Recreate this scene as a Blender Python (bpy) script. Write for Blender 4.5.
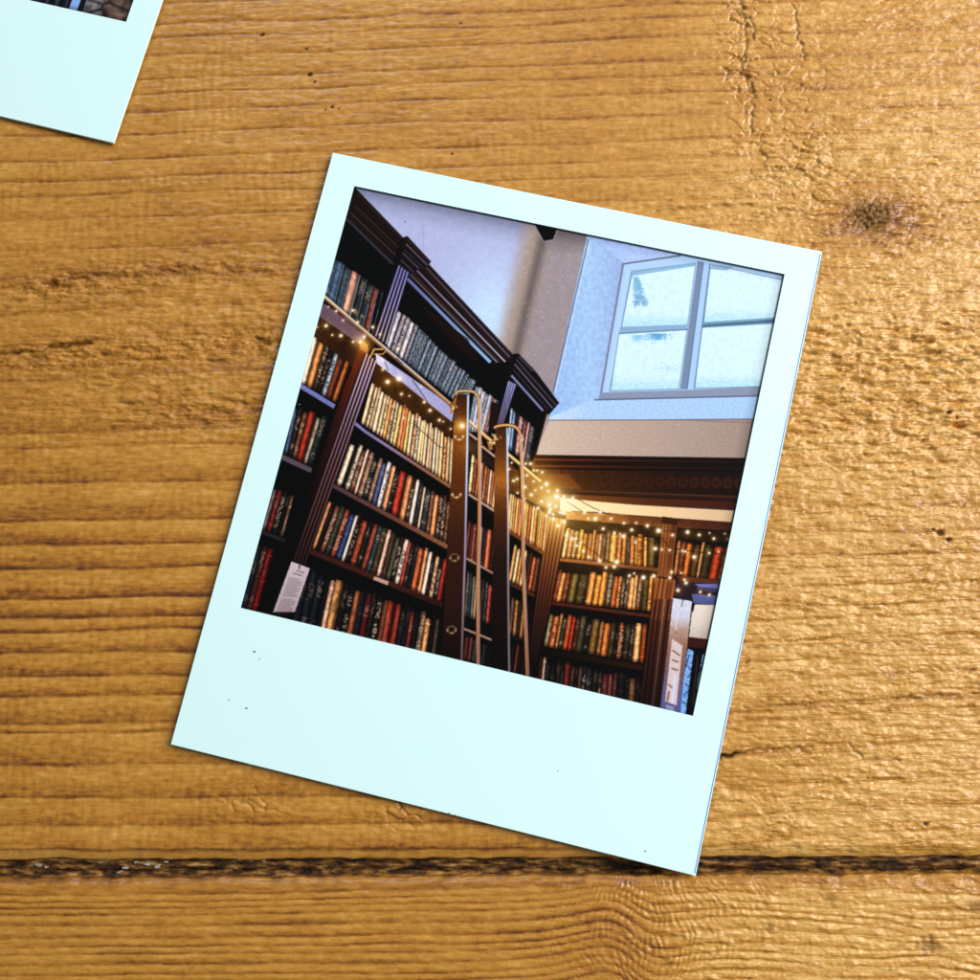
import bpy, math
import numpy as np
from mathutils import Matrix

for o in list(bpy.data.objects):
    bpy.data.objects.remove(o, do_unlink=True)
scene = bpy.context.scene
col = scene.collection
MM = 0.001

# ------------------------------------------------------------------ camera
cam = bpy.data.cameras.new('camera')
cam.sensor_fit = 'HORIZONTAL'
cam.sensor_width = 36.0
cam.lens = 36.0 * 1.06312
cam.clip_start = 0.005
cam.clip_end = 50.0
cam_ob = bpy.data.objects.new('camera', cam)
col.objects.link(cam_ob)
cam_ob.matrix_world = Matrix(((0.998477, 0.019733, 0.051513, 7.384 * MM),
                              (-0.011621, 0.988117, -0.153263, -21.969 * MM),
                              (-0.053926, 0.152431, 0.986842, 141.454 * MM),
                              (0, 0, 0, 1)))
scene.camera = cam_ob

# ------------------------------------------------------------------ room light
world = bpy.data.worlds.new('World')
scene.world = world
world.use_nodes = True
bg = world.node_tree.nodes['Background']
bg.inputs['Color'].default_value = (0.80, 0.92, 1.0, 1)
bg.inputs['Strength'].default_value = 0.22


def window_light(name, loc, target, sx, sy, watts, color):
    l = bpy.data.lights.new(name, 'AREA')
    l.shape = 'RECTANGLE'
    l.size, l.size_y = sx, sy
    l.energy = watts
    l.color = color
    o = bpy.data.objects.new(name, l)
    col.objects.link(o)
    o.location = loc
    d = (Matrix.Translation(target).translation - o.location)
    o.rotation_euler = d.to_track_quat('-Z', 'Y').to_euler()
    return o


window_light('window_light', (0.54, 0.21, 0.45), (0, 0, 0), 0.34, 0.5, 8.5, (1.0, 0.985, 0.95))
window_light('far_window_light', (-0.25, 1.1, 0.85), (0, 0, 0), 0.5, 0.5, 4.0, (0.72, 0.86, 1.0))

scene.view_settings.view_transform = 'Standard'
scene.view_settings.look = 'None'
scene.view_settings.exposure = 0.0
scene.view_settings.gamma = 1.0
scene.view_settings.use_curve_mapping = False
scene.render.resolution_x = 1024
scene.render.resolution_y = 1024


# ------------------------------------------------------------------ noise helpers
def hash2(ix, iy, seed):
    h = (ix.astype(np.int64) * 374761393 + iy.astype(np.int64) * 668265263 + seed * 1442695041) & 0xFFFFFFFF
    h = ((h ^ (h >> 13)) * 1274126177) & 0xFFFFFFFF
    h = (h ^ (h >> 16)) & 0xFFFFFFFF
    return h.astype(np.float64) / 4294967295.0


def noise(x, y, seed=0):
    """gradient noise, about -1..1"""
    x0 = np.floor(x); y0 = np.floor(y)
    fx = x - x0; fy = y - y0
    ux = fx * fx * fx * (fx * (fx * 6 - 15) + 10)
    uy = fy * fy * fy * (fy * (fy * 6 - 15) + 10)

    def g(dx, dy):
        a = hash2(x0 + dx, y0 + dy, seed) * 2 * math.pi
        return np.cos(a) * (fx - dx) + np.sin(a) * (fy - dy)
    a = g(0, 0); b = g(1, 0); c = g(0, 1); d = g(1, 1)
    return (a + (b - a) * ux + (c - a) * uy + (a - b - c + d) * ux * uy) * 1.5


def fbm(x, y, octs=3, seed=0):
    s = 0; a = 1.0; t = 0
    for k in range(octs):
        s = s + a * noise(x * 2 ** k, y * 2 ** k, seed + 17 * k)
        t += a
        a *= 0.5
    return s / t


def worley(x, y, seed=0):
    """F2-F1 and a random value of the nearest cell"""
    x0 = np.floor(x); y0 = np.floor(y)
    f1 = np.full(x.shape, 9.0); f2 = np.full(x.shape, 9.0); idv = np.zeros(x.shape)
    for dx in (-1, 0, 1):
        for dy in (-1, 0, 1):
            cx = x0 + dx; cy = y0 + dy
            d = np.hypot(cx + hash2(cx, cy, seed) - x, cy + hash2(cx, cy, seed + 5) - y)
            n = d < f1
            f2 = np.where(n, f1, np.minimum(f2, d))
            idv = np.where(n, hash2(cx, cy, seed + 9), idv)
            f1 = np.where(n, d, f1)
    return f2 - f1, idv


def sst(a, b, x):
    t = np.clip((x - a) / (b - a), 0, 1)
    return t * t * (3 - 2 * t)


def segdist(x, y, pts):
    d = np.full(np.shape(x), 1e9)
    for (ax, ay), (bx, by) in zip(pts[:-1], pts[1:]):
        vx, vy = bx - ax, by - ay
        t = np.clip(((x - ax) * vx + (y - ay) * vy) / (vx * vx + vy * vy + 1e-12), 0, 1)
        d = np.minimum(d, np.hypot(x - ax - t * vx, y - ay - t * vy))
    return d


def lin(c):
    c = np.asarray(c, float)
    return np.where(c <= 0.04045, c / 12.92, ((c + 0.055) / 1.055) ** 2.4)


# ------------------------------------------------------------------ mesh helpers
def mesh_object(name, verts, faces, mat, parent=None, smooth=False):
    me = bpy.data.meshes.new(name)
    me.from_pydata([tuple(v) for v in verts], [], faces)
    me.update()
    if smooth:
        me.polygons.foreach_set('use_smooth', np.ones(len(me.polygons), bool))
    me.materials.append(mat)
    ob = bpy.data.objects.new(name, me)
    col.objects.link(ob)
    ob.parent = parent
    return ob


def grid_object(name, X, Y, Z, mat, parent=None, attrs=None, colors=None, skirt=None):
    """a sheet of quads; X, Y, Z are (rows, cols) in mm; skirt closes it down to that z"""
    r, c = X.shape
    idx = np.arange(r * c).reshape(r, c)
    q = np.stack([idx[:-1, :-1], idx[:-1, 1:], idx[1:, 1:], idx[1:, :-1]], -1).reshape(-1, 4)
    V = np.stack([X, Y, Z], -1).reshape(-1, 3)
    n_top = len(V)
    if skirt is not None:
        ring = np.concatenate([idx[0, :], idx[1:, -1], idx[-1, -2::-1], idx[-2:0:-1, 0]])
        low = V[ring].copy(); low[:, 2] = skirt
        li = n_top + np.arange(len(ring))
        V = np.concatenate([V, low])
        nxt = np.roll(np.arange(len(ring)), -1)
        side = np.stack([ring, li, li[nxt], ring[nxt]], -1)
        q = np.concatenate([q, side])
        src = ring
    me = bpy.data.meshes.new(name)
    me.vertices.add(len(V)); me.vertices.foreach_set('co', (V * MM).astype(np.float32).ravel())
    me.loops.add(q.size); me.loops.foreach_set('vertex_index', q.astype(np.int32).ravel())
    me.polygons.add(len(q))
    me.polygons.foreach_set('loop_start', (np.arange(len(q)) * 4).astype(np.int32))
    me.polygons.foreach_set('use_smooth', np.arange(len(q)) < (r - 1) * (c - 1))
    me.update(calc_edges=True)
    me.validate()
    for k, a in (attrs or {}).items():
        a = a.ravel()
        if skirt is not None:
            a = np.concatenate([a, a[src]])
        at = me.attributes.new(k, 'FLOAT', 'POINT')
        at.data.foreach_set('value', a.astype(np.float32))
    if colors is not None:
        at = me.color_attributes.new('print', 'FLOAT_COLOR', 'POINT')
        rgba = np.concatenate([colors.reshape(-1, 3), np.ones((r * c, 1))], 1)
        at.data.foreach_set('color', rgba.astype(np.float32).ravel())
    me.materials.append(mat)
    ob = bpy.data.objects.new(name, me)
    col.objects.link(ob)
    ob.parent = parent
    return ob


def empty(name, loc, label, cat, group=None):
    o = bpy.data.objects.new(name, None)
    o.empty_display_size = 0.02
    col.objects.link(o)
    o['label'] = label
    o['category'] = cat
    if group:
        o['group'] = group
    return o


# ------------------------------------------------------------------ materials
def new_mat(name):
    m = bpy.data.materials.new(name)
    m.use_nodes = True
    nt = m.node_tree
    return m, nt, nt.nodes['Principled BSDF']


def N(nt, typ, **kw):
    n = nt.nodes.new(typ)
    for k, v in kw.items():
        setattr(n, k, v)
    return n


def ramp(nt, stops):
    n = nt.nodes.new('ShaderNodeValToRGB')
    e = n.color_ramp.elements
    while len(e) < len(stops):
        e.new(0.5)
    for el, (p, c) in zip(e, stops):
        el.position = p
        el.color = tuple(lin(np.array(c) / 255.0)) + (1,)
    return n


def wood_material(name, stops):
    m, nt, b = new_mat(name)
    L = nt.links.new
    tone = N(nt, 'ShaderNodeAttribute', attribute_name='tone')
    stain = N(nt, 'ShaderNodeAttribute', attribute_name='stain')
    co = N(nt, 'ShaderNodeTexCoord')
    # fine fibres along the plank
    mp = N(nt, 'ShaderNodeMapping'); mp.inputs['Scale'].default_value = (260, 2600, 400)
    fib = N(nt, 'ShaderNodeTexNoise'); fib.inputs['Scale'].default_value = 1; fib.inputs['Detail'].default_value = 4
    mp2 = N(nt, 'ShaderNodeMapping'); mp2.inputs['Scale'].default_value = (1900, 4200, 1500)
    fin = N(nt, 'ShaderNodeTexNoise'); fin.inputs['Scale'].default_value = 1; fin.inputs['Detail'].default_value = 3
    L(co.outputs['Object'], mp.inputs['Vector']); L(mp.outputs['Vector'], fib.inputs['Vector'])
    L(co.outputs['Object'], mp2.inputs['Vector']); L(mp2.outputs['Vector'], fin.inputs['Vector'])
    a1 = N(nt, 'ShaderNodeMath', operation='MULTIPLY_ADD'); a1.inputs[1].default_value = 0.34; a1.inputs[2].default_value = -0.17
    L(fib.outputs['Fac'], a1.inputs[0])
    a2 = N(nt, 'ShaderNodeMath', operation='MULTIPLY_ADD'); a2.inputs[1].default_value = 0.26; a2.inputs[2].default_value = -0.13
    L(fin.outputs['Fac'], a2.inputs[0])
    s1 = N(nt, 'ShaderNodeMath', operation='ADD'); L(tone.outputs['Fac'], s1.inputs[0]); L(a1.outputs[0], s1.inputs[1])
    s2 = N(nt, 'ShaderNodeMath', operation='ADD'); L(s1.outputs[0], s2.inputs[0]); L(a2.outputs[0], s2.inputs[1])
    rp = ramp(nt, stops)
    L(s2.outputs[0], rp.inputs['Fac'])
    mx = N(nt, 'ShaderNodeMix', data_type='RGBA')
    mx.inputs[7].default_value = tuple(lin(np.array([46, 25, 17]) / 255)) + (1,)
    L(stain.outputs['Fac'], mx.inputs[0]); L(rp.outputs['Color'], mx.inputs[6])
    L(mx.outputs[2], b.inputs['Base Color'])
    rr = N(nt, 'ShaderNodeMapRange'); rr.inputs[3].default_value = 0.34; rr.inputs[4].default_value = 0.62
    L(fib.outputs['Fac'], rr.inputs[0]); L(rr.outputs[0], b.inputs['Roughness'])
    b.inputs['Specular IOR Level'].default_value = 0.5
    torn = N(nt, 'ShaderNodeAttribute', attribute_name='torn')
    bm = N(nt, 'ShaderNodeBump'); bm.inputs['Distance'].default_value = 0.00016
    bm2 = N(nt, 'ShaderNodeBump'); bm2.inputs['Distance'].default_value = 0.00007
    L(torn.outputs['Fac'], bm.inputs['Strength']); L(torn.outputs['Fac'], bm2.inputs['Strength'])
    L(fib.outputs['Fac'], bm.inputs['Height']); L(fin.outputs['Fac'], bm2.inputs['Height'])
    L(bm.outputs['Normal'], bm2.inputs['Normal']); L(bm2.outputs['Normal'], b.inputs['Normal'])
    for sock, amount in (('Coat Weight', 0.32), ('Specular IOR Level', 0.5)):      # bare dark wood and dirt take no varnish
        dull = N(nt, 'ShaderNodeMath', operation='MULTIPLY_ADD')
        dull.inputs[1].default_value = -amount; dull.inputs[2].default_value = amount
        L(stain.outputs['Fac'], dull.inputs[0]); L(dull.outputs[0], b.inputs[sock])
    b.inputs['Coat Roughness'].default_value = 0.16
    L(bm.outputs['Normal'], b.inputs['Coat Normal'])
    return m


WOOD_STOPS = [(0.0, (76, 36, 4)), (0.22, (126, 72, 12)), (0.46, (168, 110, 28)), (0.70, (190, 134, 50)), (1.0, (216, 168, 94))]
wood = wood_material('varnished_pine', WOOD_STOPS)

dirt_mat, nt, b = new_mat('gap_dirt')
co = N(nt, 'ShaderNodeTexCoord')
mp = N(nt, 'ShaderNodeMapping'); mp.inputs['Scale'].default_value = (420, 1500, 900)
tx = N(nt, 'ShaderNodeTexNoise'); tx.inputs['Scale'].default_value = 1; tx.inputs['Detail'].default_value = 5
rp = ramp(nt, [(0.36, (26, 14, 5)), (0.50, (78, 48, 17)), (0.62, (140, 98, 44)), (0.74, (178, 146, 100))])
nt.links.new(co.outputs['Object'], mp.inputs['Vector']); nt.links.new(mp.outputs['Vector'], tx.inputs['Vector'])
nt.links.new(tx.outputs['Fac'], rp.inputs['Fac']); nt.links.new(rp.outputs['Color'], b.inputs['Base Color'])
b.inputs['Roughness'].default_value = 0.7
b.inputs['Specular IOR Level'].default_value = 0.25
bm = N(nt, 'ShaderNodeBump'); bm.inputs['Strength'].default_value = 0.8; bm.inputs['Distance'].default_value = 0.0004
nt.links.new(tx.outputs['Fac'], bm.inputs['Height']); nt.links.new(bm.outputs['Normal'], b.inputs['Normal'])


def paper_material(name, rgb, rough=0.45):
    m, nt, b = new_mat(name)
    co = N(nt, 'ShaderNodeTexCoord')
    tx = N(nt, 'ShaderNodeTexNoise'); tx.inputs['Scale'].default_value = 60; tx.inputs['Detail'].default_value = 6
    nt.links.new(co.outputs['Object'], tx.inputs['Vector'])
    mx = N(nt, 'ShaderNodeMix', data_type='RGBA')
    mx.inputs[6].default_value = (rgb[0] * 0.965, rgb[1] * 0.985, rgb[2] * 0.99, 1)
    mx.inputs[7].default_value = (*rgb, 1)
    nt.links.new(tx.outputs['Fac'], mx.inputs[0]); nt.links.new(mx.outputs[2], b.inputs['Base Color'])
    b.inputs['Roughness'].default_value = rough
    t2 = N(nt, 'ShaderNodeTexNoise'); t2.inputs['Scale'].default_value = 1800; t2.inputs['Detail'].default_value = 2
    nt.links.new(co.outputs['Object'], t2.inputs['Vector'])
    bm = N(nt, 'ShaderNodeBump'); bm.inputs['Strength'].default_value = 0.08; bm.inputs['Distance'].default_value = 0.00003
    nt.links.new(t2.outputs['Fac'], bm.inputs['Height']); nt.links.new(bm.outputs['Normal'], b.inputs['Normal'])
    return m


paper = paper_material('white_card', (0.675, 0.90, 0.89))
seam_mat = paper_material('blue_edge_seam', (0.10, 0.22, 0.55), 0.5)
speck_mat = paper_material('dust', (0.20, 0.25, 0.32), 0.8)

print_mat, nt, b = new_mat('glossy_print')
at = N(nt, 'ShaderNodeAttribute', attribute_name='print')
nt.links.new(at.outputs['Color'], b.inputs['Base Color'])
b.inputs['Roughness'].default_value = 0.3
b.inputs['Specular IOR Level'].default_value = 0.12

# ------------------------------------------------------------------ the table
table = empty('wooden_table', (0, 0, 0), 'varnished rough pine table top of two planks with a dirty gap between them', 'table')

RINGS = np.array([150, 146, 141, 137, 133, 128, 123, 118, 114, 109, 104.5, 100, 96, 92, 88.5, 85, 81, 78.5, 75, 71.8, 69.7,
                  66.7, 63.0, 60.6, 57.9, 54.5, 50.6, 47.6, 45.0, 41.2, 36.9, 32.5, 27.5, 23.0, 17.7, 9.4, 7.3, 2.1, -3.3,
                  -6.7, -9.9, -14.0, -16.8, -18.7, -21.8, -24.8, -27.4, -31.0, -32.1, -36.5, -41.0, -44.4, -47.5, -51.0])
RSTR = np.interp(RINGS, [-50, -35, -15, 0, 8, 25, 40, 60, 150], [.55, .7, .95, .8, .45, .3, .45, .5, .5])


def spaced(lo, hi, a, b_, step, coarse):
    mid = np.arange(lo, hi + step / 2, step)
    left = np.linspace(a, lo, max(2, int((lo - a) / coarse) + 1))[:-1]
    right = np.linspace(hi, b_, max(2, int((b_ - hi) / coarse) + 1))[1:]
    return np.concatenate([left, mid, right])


def g2(x, y, cx, cy, sx, sy):
    return np.exp(-((x - cx) / sx) ** 2 - ((y - cy) / sy) ** 2)


STEP = 0.16
xs = spaced(-77, 75, -260, 260, STEP, 3.0)


def upper_plank():
    ys = np.concatenate([np.arange(-48.7, 80, STEP), np.linspace(80, 150, 30)])
    X, Y = np.meshgrid(xs, ys)
    # sawn front edge wanders a little
    edge = 0.28 * noise(X / 9, X * 0, 3) + 0.16 * noise(X / 2.2, X * 0, 4) + 0.0022 * X
    Yw = Y + edge * np.clip((-44 - Y) / 4.7, 0, 1)
    # grain coordinate: rings drift with x, bend round the knot
    sl = 0.030 * np.exp(-((Y - 21) / 8) ** 2) - 0.006 * sst(40, 60, Y) + 0.024 * sst(-10, -30, Y) * sst(10, 60, X)
    kx, ky = 54.2, 38.0
    r1 = np.hypot((X - kx) * 0.75, Y - ky)
    G = Y - sl * (X + 40) + 0.55 * fbm(X / 34, Y / 9, 2, 11) + 0.12 * noise(X / 7, Y / 2.5, 12)
    G = G - 3.2 * np.sign(Y - ky) * np.exp(-(r1 / 6.5) ** 2) * sst(0, 3, np.abs(Y - ky))
    k = np.clip(np.searchsorted(-RINGS, -G) - 1, 0, len(RINGS) - 2)
    top = RINGS[k]; bot = RINGS[k + 1]
    f = np.clip((top - G) / (top - bot), 0, 1)          # 0 just under a line, 1 at the next line down
    thick = top - bot
    st = RSTR[np.clip(k + 1, 0, len(RINGS) - 1)]
    dl = (1 - f) * thick                                 # mm above the line below
    ul = f * thick                                       # mm below the line above
    near_up = ul < dl
    st_up = RSTR[np.clip(k, 0, len(RINGS) - 1)]
    dm = np.where(near_up, ul, dl)
    wl = 0.20 + 0.10 * noise(X / 11, Y / 2, 13)
    line = np.exp(-(dm / np.where(near_up, wl * .6, wl * 1.5)) ** 2) * np.where(near_up, st_up, st) * (0.55 + 0.6 * sst(-.35, .35, noise(X / 9, Y / 1.5, 14)))
    late = sst(0.2, 0.95, f) * st * sst(0.0, 0.30, dl) * np.interp(Y, [0, 30, 55], [1, .6, .4])
    line = line * np.interp(Y, [-20, 30, 50], [1, 1.0, 1.5])
    # where the plane has torn the surface
    edge_n = fbm(X / 16, Y / 12, 2, 21)
    rough = sst(12, 40, X + 12 * edge_n + 6 * sst(30, 70, Y) * -1)
    rough = rough * (1 - .4 * sst(42, 58, Y))
    torn_l = g2(X, Y, -30, 22, 16, 2.2) + g2(X, Y, -60, 20.5, 13, 2.0) + 0.9 * g2(X, Y, -62, 31.5, 10, 2.2) \
        + 0.6 * g2(X, Y, -42, 33, 14, 2) + .5 * g2(X, Y, -40, 12, 12, 3) + 0.35 * g2(X, Y, -50, 14, 24, 6) + 0.3 * g2(X, Y, -45, 27, 30, 9)
    band = g2(X, Y, 60, 18.5, 26, 4.0) + 0.75 * g2(X, Y, 60, 9, 30, 5)
    chat = g2(X, Y, 37.5, 66, 2.2, 13) + 1.0 * g2(X, Y, 44, 46, 6.5, 6) + 0.5 * g2(X, Y, 42, 63, 8, 10) + .6 * g2(X, Y, -32, -41.5, 6, 2.6) + .75 * g2(X, Y, -12, -43, 5, 2.2)
    stain = np.zeros_like(X)
    h = np.zeros_like(X)
    # annual rings stand proud, then step down
    h += (1 - rough * 0.3) * (0.07 * late - 0.11 * line)
    # broad waviness and fibres
    h += 0.10 * fbm(X / 14, Y / 5, 2, 31)
    h += 0.030 * fbm(X / 3.2, Y / 0.55, 3, 32) * (1 + 0.8 * rough)
    m1 = fbm(X / 2.0, Y / 0.6, 3, 33)
    h += m1 * (0.030 + 0.05 * rough)
    # small scaly flakes everywhere
    s1 = fbm((X + .5 * noise(X / 1.3, Y / .7, 36)) / 3.4, (Y + .2 * noise(X / 1.1, Y / .6, 37)) / 0.8, 3, 30)
    sc = np.floor(s1 * 6) / 6 + sst(0.65, 1.0, (s1 * 6) % 1) / 6
    h += sc * (0.10 + 0.12 * rough) * (.5 + .7 * sst(-.3, .4, noise(X / 10, Y / 5, 29)))
    # cross-grain ripple of a dull plane
    h += 0.015 * np.sin(X * 2 * math.pi / 1.35 + 2.5 * noise(X / 6, Y / 5, 34)) * sst(0.0, 0.5, noise(X / 12, Y / 7, 35) + 0.2) * (1 - 0.4 * rough)
    # torn flakes: terraces with steep ends
    wx = X + 0.5 * noise(X / 1.6, Y / 0.8, 40); wy = Y + 0.25 * noise(X / 1.2, Y / 0.7, 41)
    t1 = fbm(wx / 3.6, wy / 1.05, 3, 42)
    ter = np.floor(t1 * 4) / 4 + sst(0.5, 1.0, (t1 * 4) % 1) / 4
    h += ter * (0.32 * rough * (0.45 + 0.6 * sst(-.3, .5, noise(X / 13, Y / 6, 43))) + 0.75 * np.clip(band, 0, 1) + 0.75 * np.clip(torn_l, 0, 1))
    t2 = fbm(wx / 2.6 + 7, wy / 0.42, 3, 44)
    t3 = fbm((X + 0.3 * noise(X / .8, Y / .5, 47)) / 1.15, (Y + .15 * noise(X / .9, Y / .6, 48)) / 0.30, 2, 49)
    h += (0.22 * np.abs(t2) + 0.10 * np.abs(t3)) * rough * (.55 + .6 * sst(-.4, .4, noise(X / 8, Y / 4, 39))) + np.clip(torn_l, 0, 1) * (0.22 * t2 + .10 * np.abs(t3)) + .022 * t3
    groove = rough * (1 - sst(.0, .10, np.abs(t2))) * sst(-.1, .4, noise(X / 5, Y / 2.5, 38))
    # pits, some dark
    p1 = sst(0.42, 0.72, noise(wx / 2.6, wy / 0.8, 45)) * sst(-0.1, 0.5, noise(X / 9, Y / 5, 46))
    h -= p1 * (0.14 * rough + 0.60 * np.clip(band, 0, 1) + 0.03)
    # lens-shaped gouges in the torn bands
    gw, gi = worley((X + .8 * noise(X / 2.5, Y / 1.5, 53)) / 3.4, (Y + .4 * noise(X / 2, Y / 1.2, 54)) / 0.95, 55)
    gz = np.clip(band * 1.1 + torn_l * .8 + .22 * rough * sst(.1, .5, noise(X / 11, Y / 6, 56)), 0, 1)
    gm = sst(.08, .5, gw) * sst(.56, .66, gi) * gz
    h += gm * np.where(gi > .8, .26, -.30)
    gtone = gm * np.where(gi > .8, .0, .16)
    # chatter: scales lifted by the plane above the knot
    wd, wid = worley((X + 0.6 * Y + 0.8 * noise(X / 2, Y / 2, 50)) / 2.5, (Y + 0.6 * noise(X / 1.5, Y / 2, 51)) / 1.3, 52)
    scale_m = np.clip(chat, 0, 1)
    h += scale_m * (0.42 * (wid - 0.5) * sst(0.0, 0.25, wd) - 0.28 * (1 - sst(0.0, 0.16, wd)))
    stain += 0.42 * scale_m * (1 - sst(0.0, 0.14, wd)) * sst(0.4, 0.7, wid)
    # open cracks and slits (points in mm on the plank)
    cracks = [([(-71, 21.4), (-66, 21.6)], .22, .9), ([(-64, 22.0), (-60, 22.3), (-57.5, 22.6)], .32, 1.0), ([(-33, 22.6), (-31.6, 22.0)], .35, .8),
              ([(29.8, -36.0), (34, -35.1), (41.5, -34.8)], .16, .7), ([(29.9, -36.0), (31.6, -35.6)], .38, .9), ([(46.5, -34.4), (48.4, -36.4), (53, -36.6)], .16, .5),
              ([(-12.6, -41.0), (-12.0, -42.0)], .3, .7),
              ([(37.6, 72), (38.2, 66), (37.4, 61), (38.6, 56.5), (37.9, 51)], .22, .5), ([(45.0, 71), (45.4, 66), (46.4, 62)], .15, .4),
              ([(24, 39.6), (36, 40.2), (48, 38.6)], .2, .35), ([(58, 38.6), (66, 39.4), (80, 39.2)], .2, .35),
              ([(34, -22.0), (50, -21.6), (72, -20.6)], .18, .3), ([(33, -29.6), (50, -28.8), (72, -27.8)], .2, .4), ([(34, -11.6), (72, -11.0)], .16, .3)]
    for pts, w, dp in cracks:
        x0 = min(p[0] for p in pts) - 2; x1 = max(p[0] for p in pts) + 2
        y0 = min(p[1] for p in pts) - 2; y1 = max(p[1] for p in pts) + 2
        i0, i1 = np.searchsorted(ys, [y0, y1]); j0, j1 = np.searchsorted(xs, [x0, x1])
        s = np.s_[i0:i1, j0:j1]
        d = segdist(X[s] + 0.5 * noise(X[s] / 1.4, Y[s] / 1.1, 60), Y[s] + 0.3 * noise(X[s] / 1.1, Y[s] / 1.3, 61), pts)
        c = np.exp(-(d / w) ** 2)
        h[s] -= 0.45 * dp * c
        stain[s] += 0.75 * dp * c
    # little dark specks
    for sx, sy, sr in [(-33.3, 69.6, .42), (-26.5, 66.9, .3), (-26.0, 62.9, .5), (-25.3, 61.6, .26), (-22.6, 57.5, .36), (-23.6, 57.1, .24), (-21.6, 57.2, .22),
                       (-5, 49.5, .25), (60.2, -7.0, .6), (61.2, -7.9, .5), (59.2, -6.5, .3), (62.5, 9.4, .4), (63.5, 8.7, .3), (48.5, 13, .35), (55.5, -44.5, .4), (41, 56, .3), (-3.5, 70, .25)]:
        d = np.hypot(X - sx + 0.25 * m1, (Y - sy) * 1.25)
        c = 1 - sst(sr * 0.55, sr * 1.15, d)
        stain += 0.9 * c
        h -= 0.12 * c
    # the knot: dark cracked core with fibres streaming round it
    core = 1 - sst(1.3, 2.9, r1 + 0.7 * noise(X / 1.2, Y / 1.2, 70))
    wk, wki = worley(X / 1.0, Y / 0.9, 71)
    h += core * (0.24 * (wki - 0.4) * sst(0, .3, wd * 0 + wk) - 0.25 * (1 - sst(0, .15, wk)))
    halo = np.exp(-(r1 / 4.6) ** 2)
    swirl = np.sin(r1 * 2 * math.pi / 0.85 + 5 * noise(X / 2.5, Y / 2.5, 72))
    h += 0.035 * sst(-.3, .5, noise(X / 2, Y / 1.5, 73)) * swirl * np.exp(-((r1 - 4.5) / 2.6) ** 2)
    stain += core * (0.66 + 0.3 * (1 - sst(0, .2, wk)))
    # colour
    tone = 0.60 - 0.36 * late * (1 - 0.65 * rough) - 0.36 * line * (1 - 0.15 * rough)
    tone += 0.16 * fbm(X / 9, Y / 2.2, 3, 80) + 0.20 * fbm(X / 1.6, Y / 0.55, 3, 81) + 0.10 * noise(X / 0.9, Y / .9, 83) + 0.10 * noise(X / 30, Y / 14, 82)
    tone += 0.25 * rough - 0.42 * groove + 0.05 * noise(X / 0.35, Y / 7, 84) * sst(-28, -38, Y) * (1 - rough) - 0.52 * halo * (1 - core) - .22 * g2(X, Y, 61, 36.5, 7, 2.2) * (.6 + noise(X / 3, Y / .5, 86)) - gtone - 0.10 * np.clip(torn_l, 0, 1)  # torn wood paler in colour, partly standing in for broad sheen on the right
    tone -= 0.10 * p1 * rough
    # rubbed-clean spots
    for sx, sy, sr in [(-51, 44.5, .9), (-46, 28.5, 1.1), (-39.5, 15, 1.3), (-32, 50, .8)]:
        tone += 0.25 * np.exp(-(np.hypot(X - sx, Y - sy) / sr) ** 2)
    # eased front edge, worn paler with a dark line
    ch = np.clip((-47.2 - Y) / 1.5, 0, 1)
    h = h * (1 - 0.6 * ch) - 0.70 * ch - .08 * sst(0, .1, ch)
    tone = tone * (1 - 0.5 * ch) + ch * (0.36 + 0.16 * noise(X / 7, Y / 0.5, 85))
    stain += 0.35 * sst(-48.3, -48.7, Y)
    h = np.where((np.abs(X) > 80) | (Y > 82), h * 0.6, h)
    return grid_object('plank', X, Yw, h, wood, table, {'tone': tone, 'stain': np.clip(stain, 0, 0.95), 'torn': np.clip(.25 + rough + torn_l, 0, 1)}, skirt=-24.0), (xs, ys, h)


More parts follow.
